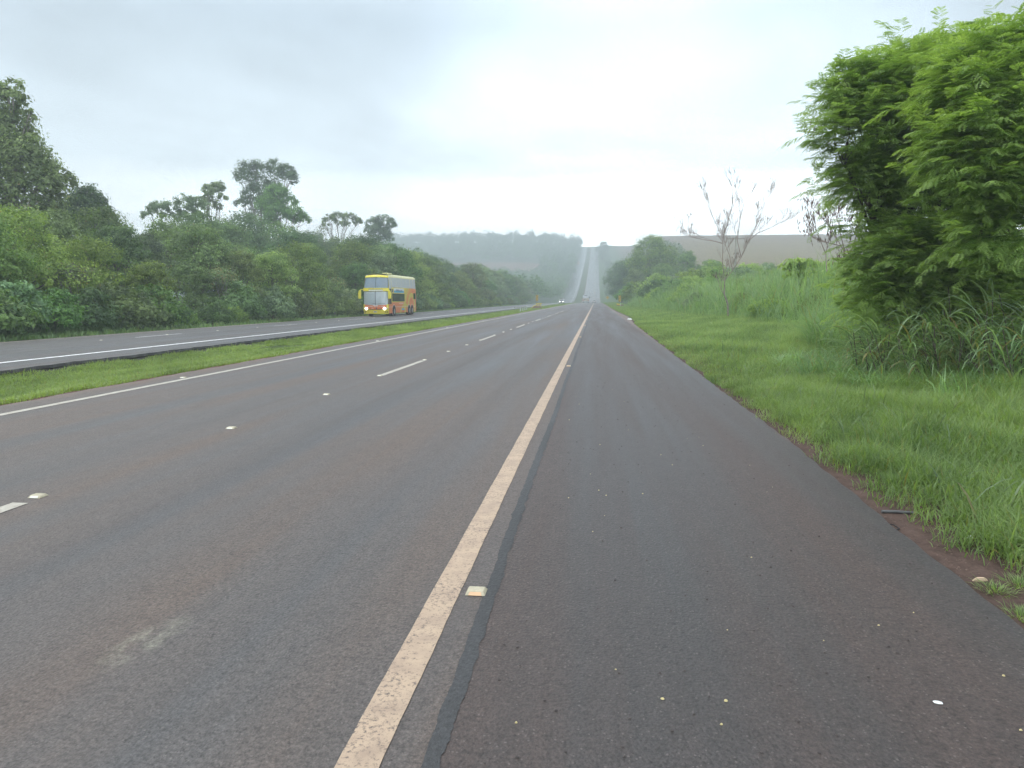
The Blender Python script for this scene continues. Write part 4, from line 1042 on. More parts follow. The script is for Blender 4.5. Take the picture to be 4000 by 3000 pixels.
for y in np.arange(690, 1260, 15):
    x = -29.0
    while x > -420:
        xx, yy = x + rw.uniform(-3, 3), y + rw.uniform(-4, 4)
        infield = (-205 < xx < -56) and yy < 868
        if not infield and rw.random() < .85 and pix(xx, yy, 60)[0] > 1500: pts.append((xx, yy, gzf(xx, yy), rw.choice((9, 11, 13, 17, 20)) * rw.uniform(.85, 1.1), rw.uniform(4.5, 8)))
        x -= 13
wood_mass('forest_hill', pts, 'hazy dark wood on the far hill left of the climbing road', 'leaf_dark', 130, 1.8, 4)
pts = []
for y in np.arange(340, 1250, 16):
    for x in np.arange(11, 42, 10):
        if x > 12 + 30 * (y < 640): continue
        xx, yy = x + rw.uniform(-1.5, 3), y + rw.uniform(-4, 4)
        if y < 640 or rw.random() < .6: pts.append((xx + (2 if y > 640 else 0), yy, gzf(xx, yy), rw.uniform(6, 10) if y > 640 else rw.uniform(8, 12), rw.uniform(3.5, 5)))
wood_mass('roadside_wood', pts, 'hazy trees lining the right side of the climbing road', 'leaf_dark', 150, 1.2, 6)
for i, (px, py, Y, s) in enumerate([(2357, 942, 1000, 2.0), (2352, 975, 900, 1.3), (2570, 930, 840, 1.55), (2590, 935, 850, 1.3), (2610, 943, 830, .55), (2262, 958, 1130, .9), (2250, 945, 1090, 1.5), (1760, 935, 1000, 1.6), (1840, 938, 1010, 1.7), (1930, 930, 1010, 1.8), (2020, 930, 1000, 1.7), (2110, 938, 1000, 1.5), (2150, 935, 1020, 1.5), (2205, 935, 1040, 1.8)]):
    p = at(px, py, Y); zg = gzf(p[0], Y)
    hs = max(4.0, min(26, p[2] - zg))
    L_ = ['tall dark tree at the hilltop right of the far road', 'dark tree just below the tall hilltop tree', 'faint round tree on the skyline of the field', 'faint tree touching the round one on the field skyline', 'tiny faint bush on the field skyline',
          'pale tree beside the road at the hilltop', 'round tree where the far wood ends at the road'][i] if i < 7 else 'hazy tree standing out on the skyline of the far wood'
    plant(protos[[3, 1, 4, 0, 2, 3, 1][i % 7]], p[0], Y, hs / 10 * (1.0), L_, 'trees on the far skyline', 'leaf_dark')
# right-hand cluster beyond the tall grass
RC = [(15.5, 205, 18.0, 3, 'leaf_forest', 'tallest pale-topped tree of the roadside cluster on the right'), (9.5, 262, 15.5, 1, 'leaf_dark', 'dark tree of the cluster leaning over the right shoulder'),
      (12.0, 232, 14.5, 0, 'leaf_dark', 'dark rounded tree in the middle of the roadside cluster'), (20, 212, 15.0, 5, 'leaf_forest', 'broad green tree at the right of the roadside cluster'),
      (24, 192, 11.5, 2, 'leaf_forest', 'lower rounded tree closing the cluster on the right'), (16, 178, 9.0, 5, 'leaf_lime', 'yellow-green small tree before the roadside cluster'),
      (10.5, 196, 9.5, 0, 'leaf_forest', 'mid green tree at the foot of the cluster above the diamond sign'), (11.5, 300, 17, 4, 'leaf_dark', 'dark tree at the far left end of the roadside cluster'),
      (28, 180, 8.5, 1, 'leaf_forest', 'low green tree at the field edge right of the cluster'), (8.6, 240, 11, 2, 'leaf_dark', 'dark tree low beside the shoulder behind the diamond sign')]
for (x, y, h, k, mt, lb) in RC: plant(protos[k], x, y, h / 10, lb, 'roadside tree cluster on the right', mt)
RB = [(9.5, 165, 2.4), (12.5, 150, 2.6), (16, 142, 2.2), (11, 128, 2.0), (15.5, 120, 2.3), (20, 128, 2.5), (24, 140, 2.4), (11.5, 108, 1.7), (17, 104, 1.8), (23, 112, 2.2), (28, 124, 2.3), (8.5, 185, 2.3), (30, 145, 2.6), (13, 92, 1.3)]
for i, (x, y, s) in enumerate(RB):
    mt = ['leaf_lime', 'leaf_mound', 'leaf_silver', 'leaf_forest'][i % 4]
    plant(bush[i % 3], x, y, s, f'{KN[mt]} bush before the roadside cluster, {ORD[i]} of them from the cluster side', 'bushes before the roadside cluster', mt)
plant(protos[2], *(float(at(3130, 985, 150)[0]), 150.0), .62, 'dark pointed bush standing alone at the edge of the brown field', None, 'leaf_dark'); 
plant(bush[1], float(at(3030, 1030, 130)[0]), 130, 1.5, 'small dark bush at the lower edge of the brown field', None, 'leaf_dark', dz=.6)
# broad-leaved young tree (palmate umbrella leaves) above the tall grass
p = at(3120, 1030, 42); zg = gzf(p[0], 42)
t = make_tree('broadleaf_sapling', 'bright green young tree with flat leaf layers above the tall grass', 'tree',
              [(0, 0, p[2] - zg + .12, .7, .6, .18), (-.5, .1, p[2] - zg - .15, .5, .5, .14), (.5, .2, p[2] - zg - .12, .6, .5, .15), (.1, -.2, p[2] - zg - .55, .9, .6, .25)],
              1500, .24, 31, 'leaf_mound', 'bark', .06, (p[0], 42, zg), None, clump=.3, up=1.2)
p = at(3010, 1240, 40)
make_tree('low_bush', 'rounded yellow-green low bush beside the foot of the bare tree', 'shrub', [(0, 0, .45, 1.1, .9, .55), (.8, .1, .4, .8, .7, .45), (-.6, .1, .35, .6, .6, .4)], 6000, .09, 33, 'leaf_mound', 'bark', .03, (p[0], 40, gzf(p[0], 40)), None, clump=.3)

# ------------------------------------------------------------------ bare trees
def twigs(mb, p, d, L, r, depth, rnd, tips, up=.25, spread=.55):
    n = 4; r = max(r, .0055 if depth == 0 else .009); pts = [Vector(p)]; dd = Vector(d).normalized()
    for i in range(n):
        dd = (dd + Vector((rnd.uniform(-1, 1), rnd.uniform(-1, 1), rnd.uniform(-.6, 1) * up)) * .16).normalized(); pts.append(pts[-1] + dd * L / n)
    mb.tube(pts, [r * (1 - .55 * i / n) for i in range(n + 1)], 5 if r > .02 else 3)
    tips.append((pts[-1], dd)); tips.append((pts[2], dd))
    if depth == 0: return
    for i in range(rnd.choice((2, 3, 3))):
        k = rnd.randint(2, n); nd = (dd + Vector((rnd.uniform(-.8, .8), rnd.uniform(-.8, .8), rnd.uniform(-.1, 1.0) * up * 2)) * spread).normalized()
        twigs(mb, pts[k], nd, L * rnd.uniform(.6, .85), r * .5, depth - 1, rnd, tips, up, spread)
def bare_tree(label, Y, limbs, seed, npods, podlen, r0=.10):
    rnd = random.Random(seed); base = at(*limbs[0][0], Y); gz_ = gzf(base[0], Y)
    base = np.array([base[0], Y, min(base[2], gz_ + .02)]); t = thing('bare_tree', label, 'tree', tuple(base)); mb = MB(); tips = []
    for li, lm in enumerate(limbs):
        pts = [Vector(at(px, py, Y + (0 if li == 0 else rnd.uniform(-.3, .3) * j)) - base) for j, (px, py) in enumerate(lm)]
        if li == 0: pts[0] = Vector((0, 0, -.2))
        ra = r0 if li == 0 else r0 * .42
        mb.tube(pts, [ra * (1 - .65 * i / len(pts)) for i in range(len(pts))], 7)
        for j in range(1, len(pts)):
            dd = (pts[j] - pts[j - 1]).normalized()
            if li or j >= len(pts) - 2:
                twigs(mb, pts[j], dd, rnd.uniform(.55, .9) * (1 if Y > 30 else .5), ra * .42, 4 if Y > 30 else 3, rnd, tips, .5)
                if rnd.random() < .8: twigs(mb, pts[j], (dd + Vector((rnd.uniform(-1, 1), rnd.uniform(-1, 1), .2)) * .8), rnd.uniform(.35, .65) * (1 if Y > 30 else .6), ra * .3, 2, rnd, tips, .4)
    mb.build('branches', 'twig_grey', t)
    global rng
    pick = [tips[rnd.randrange(len(tips))] for _ in range(npods)]
    cl = [tips[rnd.randrange(len(tips))] for _ in range(max(3, npods // 14))]
    pos = []
    for i in range(npods):
        q = pick[i][0] if rnd.random() < .4 else cl[rnd.randrange(len(cl))][0]
        pos.append(q + Vector((rnd.gauss(0, .12), rnd.gauss(0, .12), rnd.gauss(0, .10))))
    pos = np.array(pos); N = len(pos)
    d = np.tile([0, 0, -1.0], (N, 1)) + rng.normal(0, .25, (N, 3)); v, f, c = leaves(pos, d, rdir(N), podlen * rng.uniform(.6, 1.3, N), podlen * .22 * np.ones(N), np.zeros(N))
    tag(link('seed_pods', mesh_np('seed_pods', v, f, c), 'pod_brown', t), kind='stuff')
    return t
for i, (x, y, s_, mt) in enumerate([(14, 42, .9, 'leaf_mound'), (17, 52, 1.2, 'leaf_mound'), (12, 96, 1.4, 'leaf_mound'), (22, 74, 1.5, 'leaf_mound'), (9.5, 112, 1.3, 'leaf_mound'), (10, 84, 1.1, 'leaf_mound'), (14, 110, 1.8, 'leaf_mound'), (19, 96, 1.7, 'leaf_silver'), (10.2, 52, .62, 'leaf_lime'), (12.5, 60, .8, 'leaf_forest'), (9.6, 70, .8, 'leaf_silver'), (13.5, 48, .7, 'leaf_forest'), (15, 74, 1.1, 'leaf_lime'), (11, 88, 1.1, 'leaf_forest'), (18, 66, 1.1, 'leaf_forest'), (20, 84, 1.3, 'leaf_lime'), (10.6, 36, .5, 'leaf_lime'), (13.2, 34, .75, 'leaf_forest')]):
    plant(bush[i % 3], x, y, s_, f'{KN[mt]} bush inside the tall grass bank, {ORD[i]} of them from its left side', 'bushes inside the tall grass', mt)
bare_tree('leafless grey tree with few dangling pods standing in the tall grass', 46,
          [[(2846, 1232), (2842, 1185), (2829, 1150), (2831, 1100)], [(2831, 1100), (2822, 1020), (2824, 950), (2815, 910), (2790, 860), (2768, 810)], [(2822, 950), (2790, 942), (2750, 936), (2715, 928)], [(2824, 930), (2842, 870), (2860, 800), (2862, 760)],
           [(2831, 1095), (2862, 1055), (2895, 1005), (2925, 940), (2960, 870), (2985, 800)], [(2895, 1005), (2880, 940), (2890, 860), (2905, 800)], [(2925, 940), (2960, 910), (3010, 890)], [(2862, 1055), (2850, 1000), (2835, 960)]], 4, 220, .17, .065)
bare_tree('leafless reddish tree hung with dark pods beside the big feathery tree', 25,
          [[(3290, 1090), (3302, 1050), (3312, 1010)], [(3312, 1010), (3330, 970), (3345, 920), (3360, 870)], [(3312, 1010), (3285, 960), (3250, 900), (3210, 850), (3175, 815)], [(3285, 960), (3240, 950), (3190, 930)], [(3230, 1060), (3225, 990), (3200, 930), (3185, 880)], [(3330, 970), (3380, 930), (3420, 900)], [(3300, 985), (3280, 900), (3270, 850)]], 9, 420, .16, .04)

# ------------------------------------------------------------------ the big feathery trees on the right
def feather_crown(name, blobs, nshoots, seed, Lf=.17, per=9, shoot=.40, drop=0.30, deep=.35):
    global rng
    keep = rng; rng = np.random.default_rng(seed)
    B = np.array(blobs, float); area = (B[:, 3] * B[:, 4] + B[:, 3] * B[:, 5] + B[:, 4] * B[:, 5])
    bi = rng.choice(len(B), nshoots, p=area / area.sum()); u = rdir(nshoots)
    u[:, 2] = np.where(u[:, 2] < -.5, -u[:, 2], u[:, 2])
    ns = 26                                             # spray centres: shoots gather in drooping sprays
    rr = rng.uniform(deep, 1.0, nshoots) ** .6
    p0 = B[bi, :3] + u * rr[:, None] * B[bi, 3:] * (1 + .24 * np.sin(u[:, 0] * 7 + bi) * np.sin(u[:, 2] * 8 + u[:, 1] * 5))[:, None]
    per_spray = 18; nsp = nshoots // per_spray
    si = rng.integers(0, nsp, nshoots)                  # each shoot joins a spray
    p0 = p0[si] + rng.normal(size=(nshoots, 3)) * np.array([.27, .27, .16]); u = u[si]; bi = bi[si]; sb = rng.uniform(0, 1, nsp)[si]
    keepm = np.ones(nshoots, bool)
    for k in range(len(B)):
        q = np.linalg.norm((p0 - B[k, :3]) / B[k, 3:], axis=1); keepm &= ~((q < .4) & (bi != k))
    p0 = p0[keepm]; u = u[keepm]; sb = sb[keepm]; n = len(p0)
    d0 = unit(u * np.array([1, 1, .6]) + rdir(n) * .75 + np.array([0, 0, .35]))
    sl = shoot * rng.uniform(.6, 1.3, n); bright = np.clip(.65 * sb + .35 * rng.uniform(0, 1, n), 0, 1)
    V = []; Cc = []
    for j in range(per):
        t = (j + .6) / per
        p = p0 + d0 * (sl * t)[:, None] + np.array([-.05, 0, -drop]) * (sl * t ** 2)[:, None]
        tang = unit(d0 + np.array([0, 0, -2 * drop * t]))
        sd = unit(np.cross(tang, np.array([0, 0, 1.0]) + rdir(n) * .3)); sgn = 1 if j % 2 else -1
        fd = unit(tang * (.55 + .5 * t) + sd * sgn * (1.0 - .4 * t) + np.array([0, 0, -.12]) + rdir(n) * .18)
        fn = unit(np.cross(fd, sd * sgn) * 0 + np.array([0, 0, 1.0]) - fd * fd[:, 2:3] + rdir(n) * .25)
        L = Lf * rng.uniform(.7, 1.2, n) * (1 - .25 * t)
        ps = unit(np.cross(fd, fn))
        col = np.clip(bright * .45 + .25 * t + rng.uniform(0, .3, n), 0, 1)
        for k in range(5):
            tk = (k + .7) / 5
            b0 = p + fd * (L * tk)[:, None] - fn * (L * .22 * tk ** 2)[:, None]
            pl = L * (.50 - .30 * abs(tk - .45)); 
            for s in (-1, 1):
                pd = unit(fd * .45 + ps * s - fn * .10); w = unit(np.cross(pd, fn))
                hw = (L * .085)[:, None]
                tip = b0 + pd * pl[:, None] - fn * (pl * .12)[:, None]; mid = b0 + pd * (pl * .5)[:, None]
                V.append(np.stack([b0, mid + w * hw, tip, mid - w * hw], 1)); Cc.append(col)
    V = np.concatenate(V).reshape(-1, 3); col = np.repeat(np.concatenate(Cc), 4)
    F = np.arange(len(V)).reshape(-1, 4); rng = keep
    return mesh_np(name, V, [F], np.stack([col, col * 0, col * 0], 1)), (p0, d0, sl, drop)
def feather_tree(label, base, blobs, nshoots, seed, r=.12, trunks=1, pods=0, leafm='leaf_feather', **k):
    bz = gzf(*base); t = thing('feathery_tree', label, 'tree', (base[0], base[1], bz), 0)
    rel = [(b_[0] - base[0], b_[1] - base[1], b_[2] - bz, b_[3], b_[4], b_[5]) for b_ in blobs]
    me, sh = feather_crown('crown', rel, nshoots, seed, **k); link('crown', me, leafm, t)
    mb = MB(); rnd = random.Random(seed)
    for q in range(trunks):
        bx, by = rnd.uniform(-.5, .5) * (trunks > 1), rnd.uniform(-.5, .5) * (trunks > 1)
        fk = Vector((bx * 1.6, by * 1.6, 1.3 + rnd.uniform(0, .5))); limb(mb, (bx, by, -.2), fk, r, r * .75, rnd, .1, 5, 8)
        for i, b_ in enumerate(rel):
            if i % trunks != q: continue
            pts = limb(mb, fk, b_[:3], r * .55, r * .16, rnd, .15)
            for _ in range(6):
                e_ = Vector(b_[:3]) + Vector(tuple(rdir(1)[0])) * 0.8 * b_[3]; limb(mb, pts[rnd.randint(2, 5)], e_, r * .2, .006, rnd, .15, 4, 4)
    mb.build('trunk', 'bark', t)
    if pods:
        p0, d0, sl, drop = sh; ix = rng.choice(len(p0), pods // 8); pos = np.repeat(p0[ix], 8, 0) + rng.normal(0, .06, (len(ix) * 8, 3)); N = len(pos)
        v, f, c = leaves(pos, np.tile([0, 0, -1.0], (N, 1)) + rng.normal(0, .15, (N, 3)), rdir(N), .15 * rng.uniform(.7, 1.2, N), .022 * np.ones(N), np.zeros(N))
        tag(link('seed_pods', mesh_np('seed_pods', v, f, c), 'pod_brown', t), kind='stuff')
    return t
def bl(px, py, Y, w, h, dy=None):
    p = at(px, py, Y); q = mpp(px, py, Y); return (p[0], p[1], p[2], w * q / 2, dy or (w + h) / 4 * q, h * q / 2)
feather_tree('big feathery bright green tree overhanging the verge, left of the two', (7.2, 16.8),
    [bl(3350, 400, 16, 190, 190), bl(3420, 350, 16, 240, 200), bl(3560, 300, 16.5, 260, 220), bl(3310, 560, 15.6, 150, 170), bl(3400, 520, 16, 280, 260), bl(3370, 700, 15.8, 180, 160), bl(3450, 700, 16.2, 280, 240), bl(3600, 500, 16.6, 320, 340), bl(3430, 860, 16.4, 200, 150), bl(3600, 830, 16.6, 320, 240), bl(3700, 290, 16.8, 250, 220), bl(3740, 600, 16.4, 260, 300), bl(3760, 860, 16.4, 240, 240), bl(3760, 420, 15.0, 320, 360), bl(3720, 700, 15.2, 260, 260), bl(3850, 240, 15.5, 240, 200)],
    5200, 51, .14, 2, 380)
feather_tree('feathery yellow-green tree at the right edge, nearer and brighter', (8.4, 12.8),
    [bl(3900, 270, 13, 200, 180), bl(3800, 380, 12.8, 180, 200), bl(3960, 420, 12.6, 280, 300), bl(3830, 560, 12.4, 220, 240), bl(3980, 680, 12.2, 280, 300), bl(3800, 740, 12.6, 180, 200), bl(3930, 900, 12.4, 240, 220), bl(4060, 330, 12.8, 260, 360)],
    3300, 52, .11, 2, 120)
feather_tree('low feathery bush under the big trees behind the arching reeds', (7.2, 15.2),
    [bl(3500, 1000, 15.6, 220, 180), bl(3600, 1010, 15.2, 320, 240), bl(3780, 1020, 14.8, 300, 240), bl(3480, 1130, 15.4, 200, 160), bl(3660, 1160, 15.2, 320, 200), bl(3860, 1150, 14.6, 300, 220), bl(3950, 1250, 14.0, 260, 200), bl(3420, 1200, 17, 140, 130), bl(3700, 1290, 15.0, 300, 140)],
    3000, 53, .06, 3, 60)

# ------------------------------------------------------------------ grass
def xb(Y):   # where mown verge meets tall growth
    return np.interp(Y, [0, 10, 13, 17, 21, 26, 32, 45, 70, 100, 150, 200, 260], [6.6, 6.2, 5.3, 5.4, 6.2, 7.6, 8.4, 8.2, 8.0, 7.0, 6.2, 5.6, 5.2])
def patch(x, y): return .5 + .25 * np.sin(x * 2.3 + np.sin(y * 1.1) * 2) + .25 * np.sin(y * 1.7 + np.sin(x * 1.9) * 2)
def scatter(n, x0, x1, y0, y1, pw=1.0):
    x = rng.uniform(x0, x1, n); y = y0 + (y1 - y0) * rng.uniform(0, 1, n) ** pw; return x, y
def grassfield(name, x, y, ln, wd, mat, label, levels=3, bendm=1.2, el=1.25, dryf=.04, parent=None, kind='stuff'):
    z_ = ground_z(x, y) - .01; N = len(x)
    v, f, c = blades(np.stack([x, y, z_], 1), ln, wd, rng.uniform(0, 2 * np.pi, N), el + rng.uniform(-.35, .3, N), bendm * rng.uniform(.4, 1.4, N), levels,
                     np.clip(.45 * patch(x * .8, y * .5) + .3 * patch(x * 3.1 + 1, y * 2.3) + rng.uniform(-.1, .35, N), 0, 1), (rng.uniform(size=N) < dryf) * rng.uniform(.3, .8, N))
    o = link(name, mesh_np(name, v, f, c), mat, parent); tag(o, label, None, None, kind); return o
x, y = scatter(175000, 2.1, 7.2, 2.8, 13.0, 1.15)
e_ = edge_R(y) + .05 + .10 * sstep(9.0 - y, 0, 4) + .24 * sstep(5.0 - y, 0, 1.2) + .07 * np.sin(y * 5.1) + .05 * np.sin(y * 13); dd = x - e_
kp = (dd > 0) & (rng.uniform(size=len(x)) < .12 + .88 * sstep(dd, 0, .45) * (0.55 + .45 * (patch(x * 2.2, y * 2.6) > .28))) & (x < xb(y) + 1.2)
x, y, dd = x[kp], y[kp], dd[kp]; ln = (.10 + .13 * sstep(dd, 0, .5) + .12 * sstep(dd, 1.2, 3.5)) * rng.uniform(.6, 1.45, len(x)) * (.75 + .5 * patch(x * 1.6, y * 1.6))
grassfield('verge_grass', x, y, ln, .0065 + .005 * rng.uniform(0, 1, len(x)) + .003 * sstep(dd, 1, 3), 'grass_blade', 'lush green grass of the near right verge')
x, y = scatter(2600, 2.6, 7.5, 4, 34, 1.3); kp = (x > edge_R(y) + .35) & (x < xb(y) + .5) & (patch(x * 1.3 + 2, y * 1.1) > .55); x, y = x[kp], y[kp]
grassfield('verge_weeds', x, y, rng.uniform(.28, .55, len(x)), .010 + .010 * rng.uniform(0, 1, len(x)), 'grass_reed', 'taller coarse weeds scattered through the verge grass', 5, 1.7, 1.3, .12)
# separate tufts on the bare soil by the shoulder
_g = lambda px, py: tuple((lambda d: (np.array([0, 0, H]) + d * (-.02 - H) / d[2])[:2])(RT * (px - 2000) + UP * (1500 - py) + FW * FPX))
TF = [(*_g(3890, 2300), 'tuft of grass on the bare soil just below the pale stub'), (*_g(3985, 2280), 'grass tuft at the right edge of the picture, upper of two'), (*_g(3990, 2400), 'grass tuft at the right edge of the picture, lower of two'), (*_g(3960, 2170), 'sparse grass tuft on bare soil above the pale stub')]
for (tx, ty, lb) in TF:
    N = 170; a = rng.uniform(0, 6.28, N); r_ = rng.uniform(0, .08, N) ** 1.0
    px_, py_ = tx + np.cos(a) * r_, ty + np.sin(a) * r_
    v, f, c = blades(np.stack([px_, py_, ground_z(px_, py_) - .01], 1), rng.uniform(.04, .11, N), .003 + .003 * rng.uniform(0, 1, N), a + rng.normal(0, .5, N), 1.15 - r_ * 5 + rng.uniform(-.2, .2, N), rng.uniform(.4, 1.4, N), 3)
    o = link('grass_tuft', mesh_np('grass_tuft', v, f, c), 'grass_blade'); tag(o, lb, 'grass tuft', 'grass tufts on the bare soil')
x, y = scatter(125000, 2.2, 10, 13, 48, 1.5)
e_ = edge_R(y) + .06 + .07 * np.sin(y * 2.1); kp = (x > e_) & (x < xb(y) + .6); x, y = x[kp], y[kp]; dd = x - edge_R(y)
grassfield('verge_grass_middle', x, y, (.10 + .14 * sstep(dd, 0, 2.5)) * rng.uniform(.6, 1.4, len(x)) * (1 + y * .006), .009 + .00035 * y, 'grass_blade', 'mown green grass of the verge beyond the near bend', 3)
x, y = scatter(60000, 2.6, 12, 48, 290, 1.7)
kp = (x > edge_R(y) + .15) & (x < xb(y) + 2); x, y = x[kp], y[kp]
grassfield('verge_grass_far', x, y, .22 * rng.uniform(.6, 1.3, len(x)) * (1 + y * .003), .02 + .0006 * y, 'grass_blade', 'hazy mown grass of the far right verge', 2)
# median
x, y = scatter(120000, -14.15, -8.8, 8.5, 40, 1.35)
e1 = -8.92 + .08 * np.sin(y * 2.7) + .06 * np.sin(y * 7.1); e0 = -14.12 + .12 * np.sin(y * 1.9) + .1 * np.sin(y * 5.3)
bare = ((x + 12.3) / 1.1) ** 2 + ((y - 27.6) / 1.3) ** 2 < 1 + .3 * np.sin(x * 9)
kp = (x < e1) & (x > e0) & ~bare; x, y = x[kp], y[kp]
grassfield('median_grass', x, y, rng.uniform(.08, .19, len(x)) * (.7 + .6 * patch(x * 1.4, y)), .012 + .0002 * y, 'grass_median', 'bright green grass strip between the two carriageways', 3, 1.4, 1.15)
x, y = scatter(60000, -14.2, -8.9, 40, 330, 1.9); 
grassfield('median_grass_far', x, y, rng.uniform(.10, .24, len(x)) * (1 + y * .002), .022 + .0006 * y, 'grass_median', 'median grass beyond the yellow coach', 2, 1.2)
x, y = scatter(16000, -27.4, -24.5, 24, 260, 1.4)
grassfield('far_verge_grass', x, y, rng.uniform(.15, .55, len(x)), .03 + .0004 * y, 'grass_tall', 'strip of rough grass at the forest foot', 3)
# tall grass bank on the right
x, y = scatter(40000, 6.5, 34, 24, 150, 1.25)
b_ = xb(y); kp = (x > b_ + .2 * np.sin(y * 1.3)) & (x < b_ + 9 + y * .12); x, y = x[kp], y[kp]; dd = x - xb(y)
ck = np.floor(x * .9) * 7.3 + np.floor(y * .6) * 3.1; hvar = .75 + .5 * (np.sin(ck * 12.9898) * 43758.5453 % 1)
ln = np.minimum(.8 + 1.3 * dd, 2.9) * rng.uniform(.6, 1.15, len(x)) * hvar * (.7 + .3 * sstep(y, 24, 40))
grassfield('tall_grass', x, y, ln, .035 + .0004 * y, 'grass_tall', 'bank of tall pale green grass beyond the mown verge', 4, 1.15, 1.45, .04)
x, y = scatter(9000, -28.6, -26.4, 30, 37)
grassfield('reed_bed', x, y, rng.uniform(.7, 1.5, len(x)), .045 * np.ones(len(x)), 'grass_reed', 'clump of bluish drooping reeds at the forest foot on the far left', 5, 2.2, 1.4)
# arching reed clumps in front of the feathery trees
RP = [(4.75, 13.3, 1.0, 'leftmost arching reed clump before the low feathery bush'), (5.25, 12.2, 1.25, 'reed clump with long blades sweeping over the verge grass'), (5.9, 12.9, 1.6, 'tall reed clump in the middle of the arching reeds'), (5.95, 11.4, 1.35, 'nearest reed clump with a dry tan blade'),
      (6.7, 12.2, 1.8, 'tall reed clump under the yellow-green feathery tree'), (6.9, 11.0, 1.5, 'reed clump at the right edge of the picture'), (7.6, 11.6, 1.8, 'dark reed clump behind the one at the right edge'), (5.2, 14.8, 1.2, 'small reed clump at the left foot of the feathery bush'), (6.3, 14.2, 1.8, 'upright reed clump rising through the low bush')]
for i, (rx, ry, hh, lb) in enumerate(RP):
    rx += .40; hh *= .92
    t = thing('reed_clump', lb, 'reeds', (rx, ry, gzf(rx, ry)), 0, 'arching reed clumps at the verge')
    ns = 16; V = []; smb = MB()
    P0 = []; AZ = []; EL = []; LN = []; 
    for s in range(ns):
        a = random.uniform(0, 6.28); r_ = random.uniform(0, .45); bx, by = math.cos(a) * r_, math.sin(a) * r_
        sh = hh * random.uniform(.35, .95); ln_ = random.uniform(-.18, .18)
        tip = Vector((bx * 1.5 + ln_ - .12 * hh, by * 1.4, sh)); smb.tube([(bx, by, -.05), tip], [.012, .007], 5)
        for b2 in range(9):
            tt = .25 + .75 * b2 / 8; q = Vector((bx, by, 0)).lerp(tip, tt)
            P0.append(q); AZ.append(random.uniform(0, 6.28) if random.random() < .45 else math.pi + random.uniform(-.9, 1.0)); EL.append(random.uniform(.55, 1.25)); LN.append(random.uniform(.6, 1.3) * (.55 + .3 * hh))
    P0 = np.array(P0); N = len(P0)
    v, f, c = blades(P0, np.array(LN), rng.uniform(.018, .042, N), np.array(AZ), np.array(EL), rng.uniform(1.2, 2.3, N), 8, rng.uniform(.1, .95, N), (rng.uniform(size=N) < .10) * rng.uniform(.5, 1, N))
    link('blades', mesh_np('blades', v, f, c), 'grass_reed', t); smb.build('stems', 'bark', t)
# mixed low weeds where the mown verge meets the reeds
x, y = scatter(9000, 3.9, 7.6, 10.2, 17)
kp = (x > xb(y) - 1.3 + .3 * np.sin(y * 3)); x, y = x[kp], y[kp]
grassfield('reedy_undergrowth', x, y, rng.uniform(.3, .75, len(x)), .014 + .008 * rng.uniform(0, 1, len(x)), 'grass_reed', 'tangle of half-tall blades around the feet of the reeds', 5, 1.9, 1.2, .10)
x, y = scatter(9000, 6.0, 9.5, 15, 26); kp = x > xb(y) - .2; x, y = x[kp], y[kp]
grassfield('tall_grass_near', x, y, rng.uniform(.6, 1.7, len(x)), .022 * np.ones(len(x)), 'grass_tall', 'tall grass between the feathery trees and the bare tree', 5, 1.5, 1.35)

# ------------------------------------------------------------------ small things on the paving and soil
def chip_mesh(name, n, xr, yr, s0, s1, flat=.5, cond=None, zf=None):
    mb = MB()
    for i in range(n):
        for _ in range(20):
            x = random.uniform(*xr); y = yr[0] + (yr[1] - yr[0]) * random.random() ** 1.5
            if cond is None or cond(x, y): break
        s = random.uniform(s0, s1); a = random.uniform(0, 6.28); z0 = (gzf(x, y) if zf is None else zf)
        vs = []
        for k in range(5):
            t_ = a + k * 1.2566; q = s * random.uniform(.7, 1.2); vs.append((x + math.cos(t_) * q, y + math.sin(t_) * q * .8, z0))
        vs2 = [(x + (p_[0] - x) * .6, y + (p_[1] - y) * .6, z0 + s * flat) for p_ in vs]
        mb.add(vs + vs2, [(5, 6, 7, 8, 9)] + [(k, (k + 1) % 5, (k + 1) % 5 + 5, k + 5) for k in range(5)])
    return mb.mesh(name)
o = link('spilled_grain', chip_mesh('spilled_grain', 42, (-.35, 1.85), (1.9, 14), .003, .0065, .8, zf=.0005), 'seed'); tag(o, 'scattered yellow grains on the paved shoulder', None, None, 'stuff')
o = link('grit', chip_mesh('grit', 420, (-.4, 1.98), (1.9, 16), .003, .009, .7, zf=.0005), 'pebble'); tag(o, 'dark grit on the paved shoulder', None, None, 'stuff')
o = link('gravel', chip_mesh('gravel', 1500, (1.9, 3.3), (2.6, 11), .003, .011, .6, cond=lambda x, y: x > float(edge_R(y)) - .05), 'soil_stone'); tag(o, 'reddish gravel between shoulder and grass', None, None, 'stuff')
def pip(px, py, zz=0.0):
    d = RT * (px - 2000) + UP * (1500 - py) + FW * FPX; t_ = (zz - H) / d[2]; p = np.array([0, 0, H]) + d * t_; return float(p[0]), float(p[1])
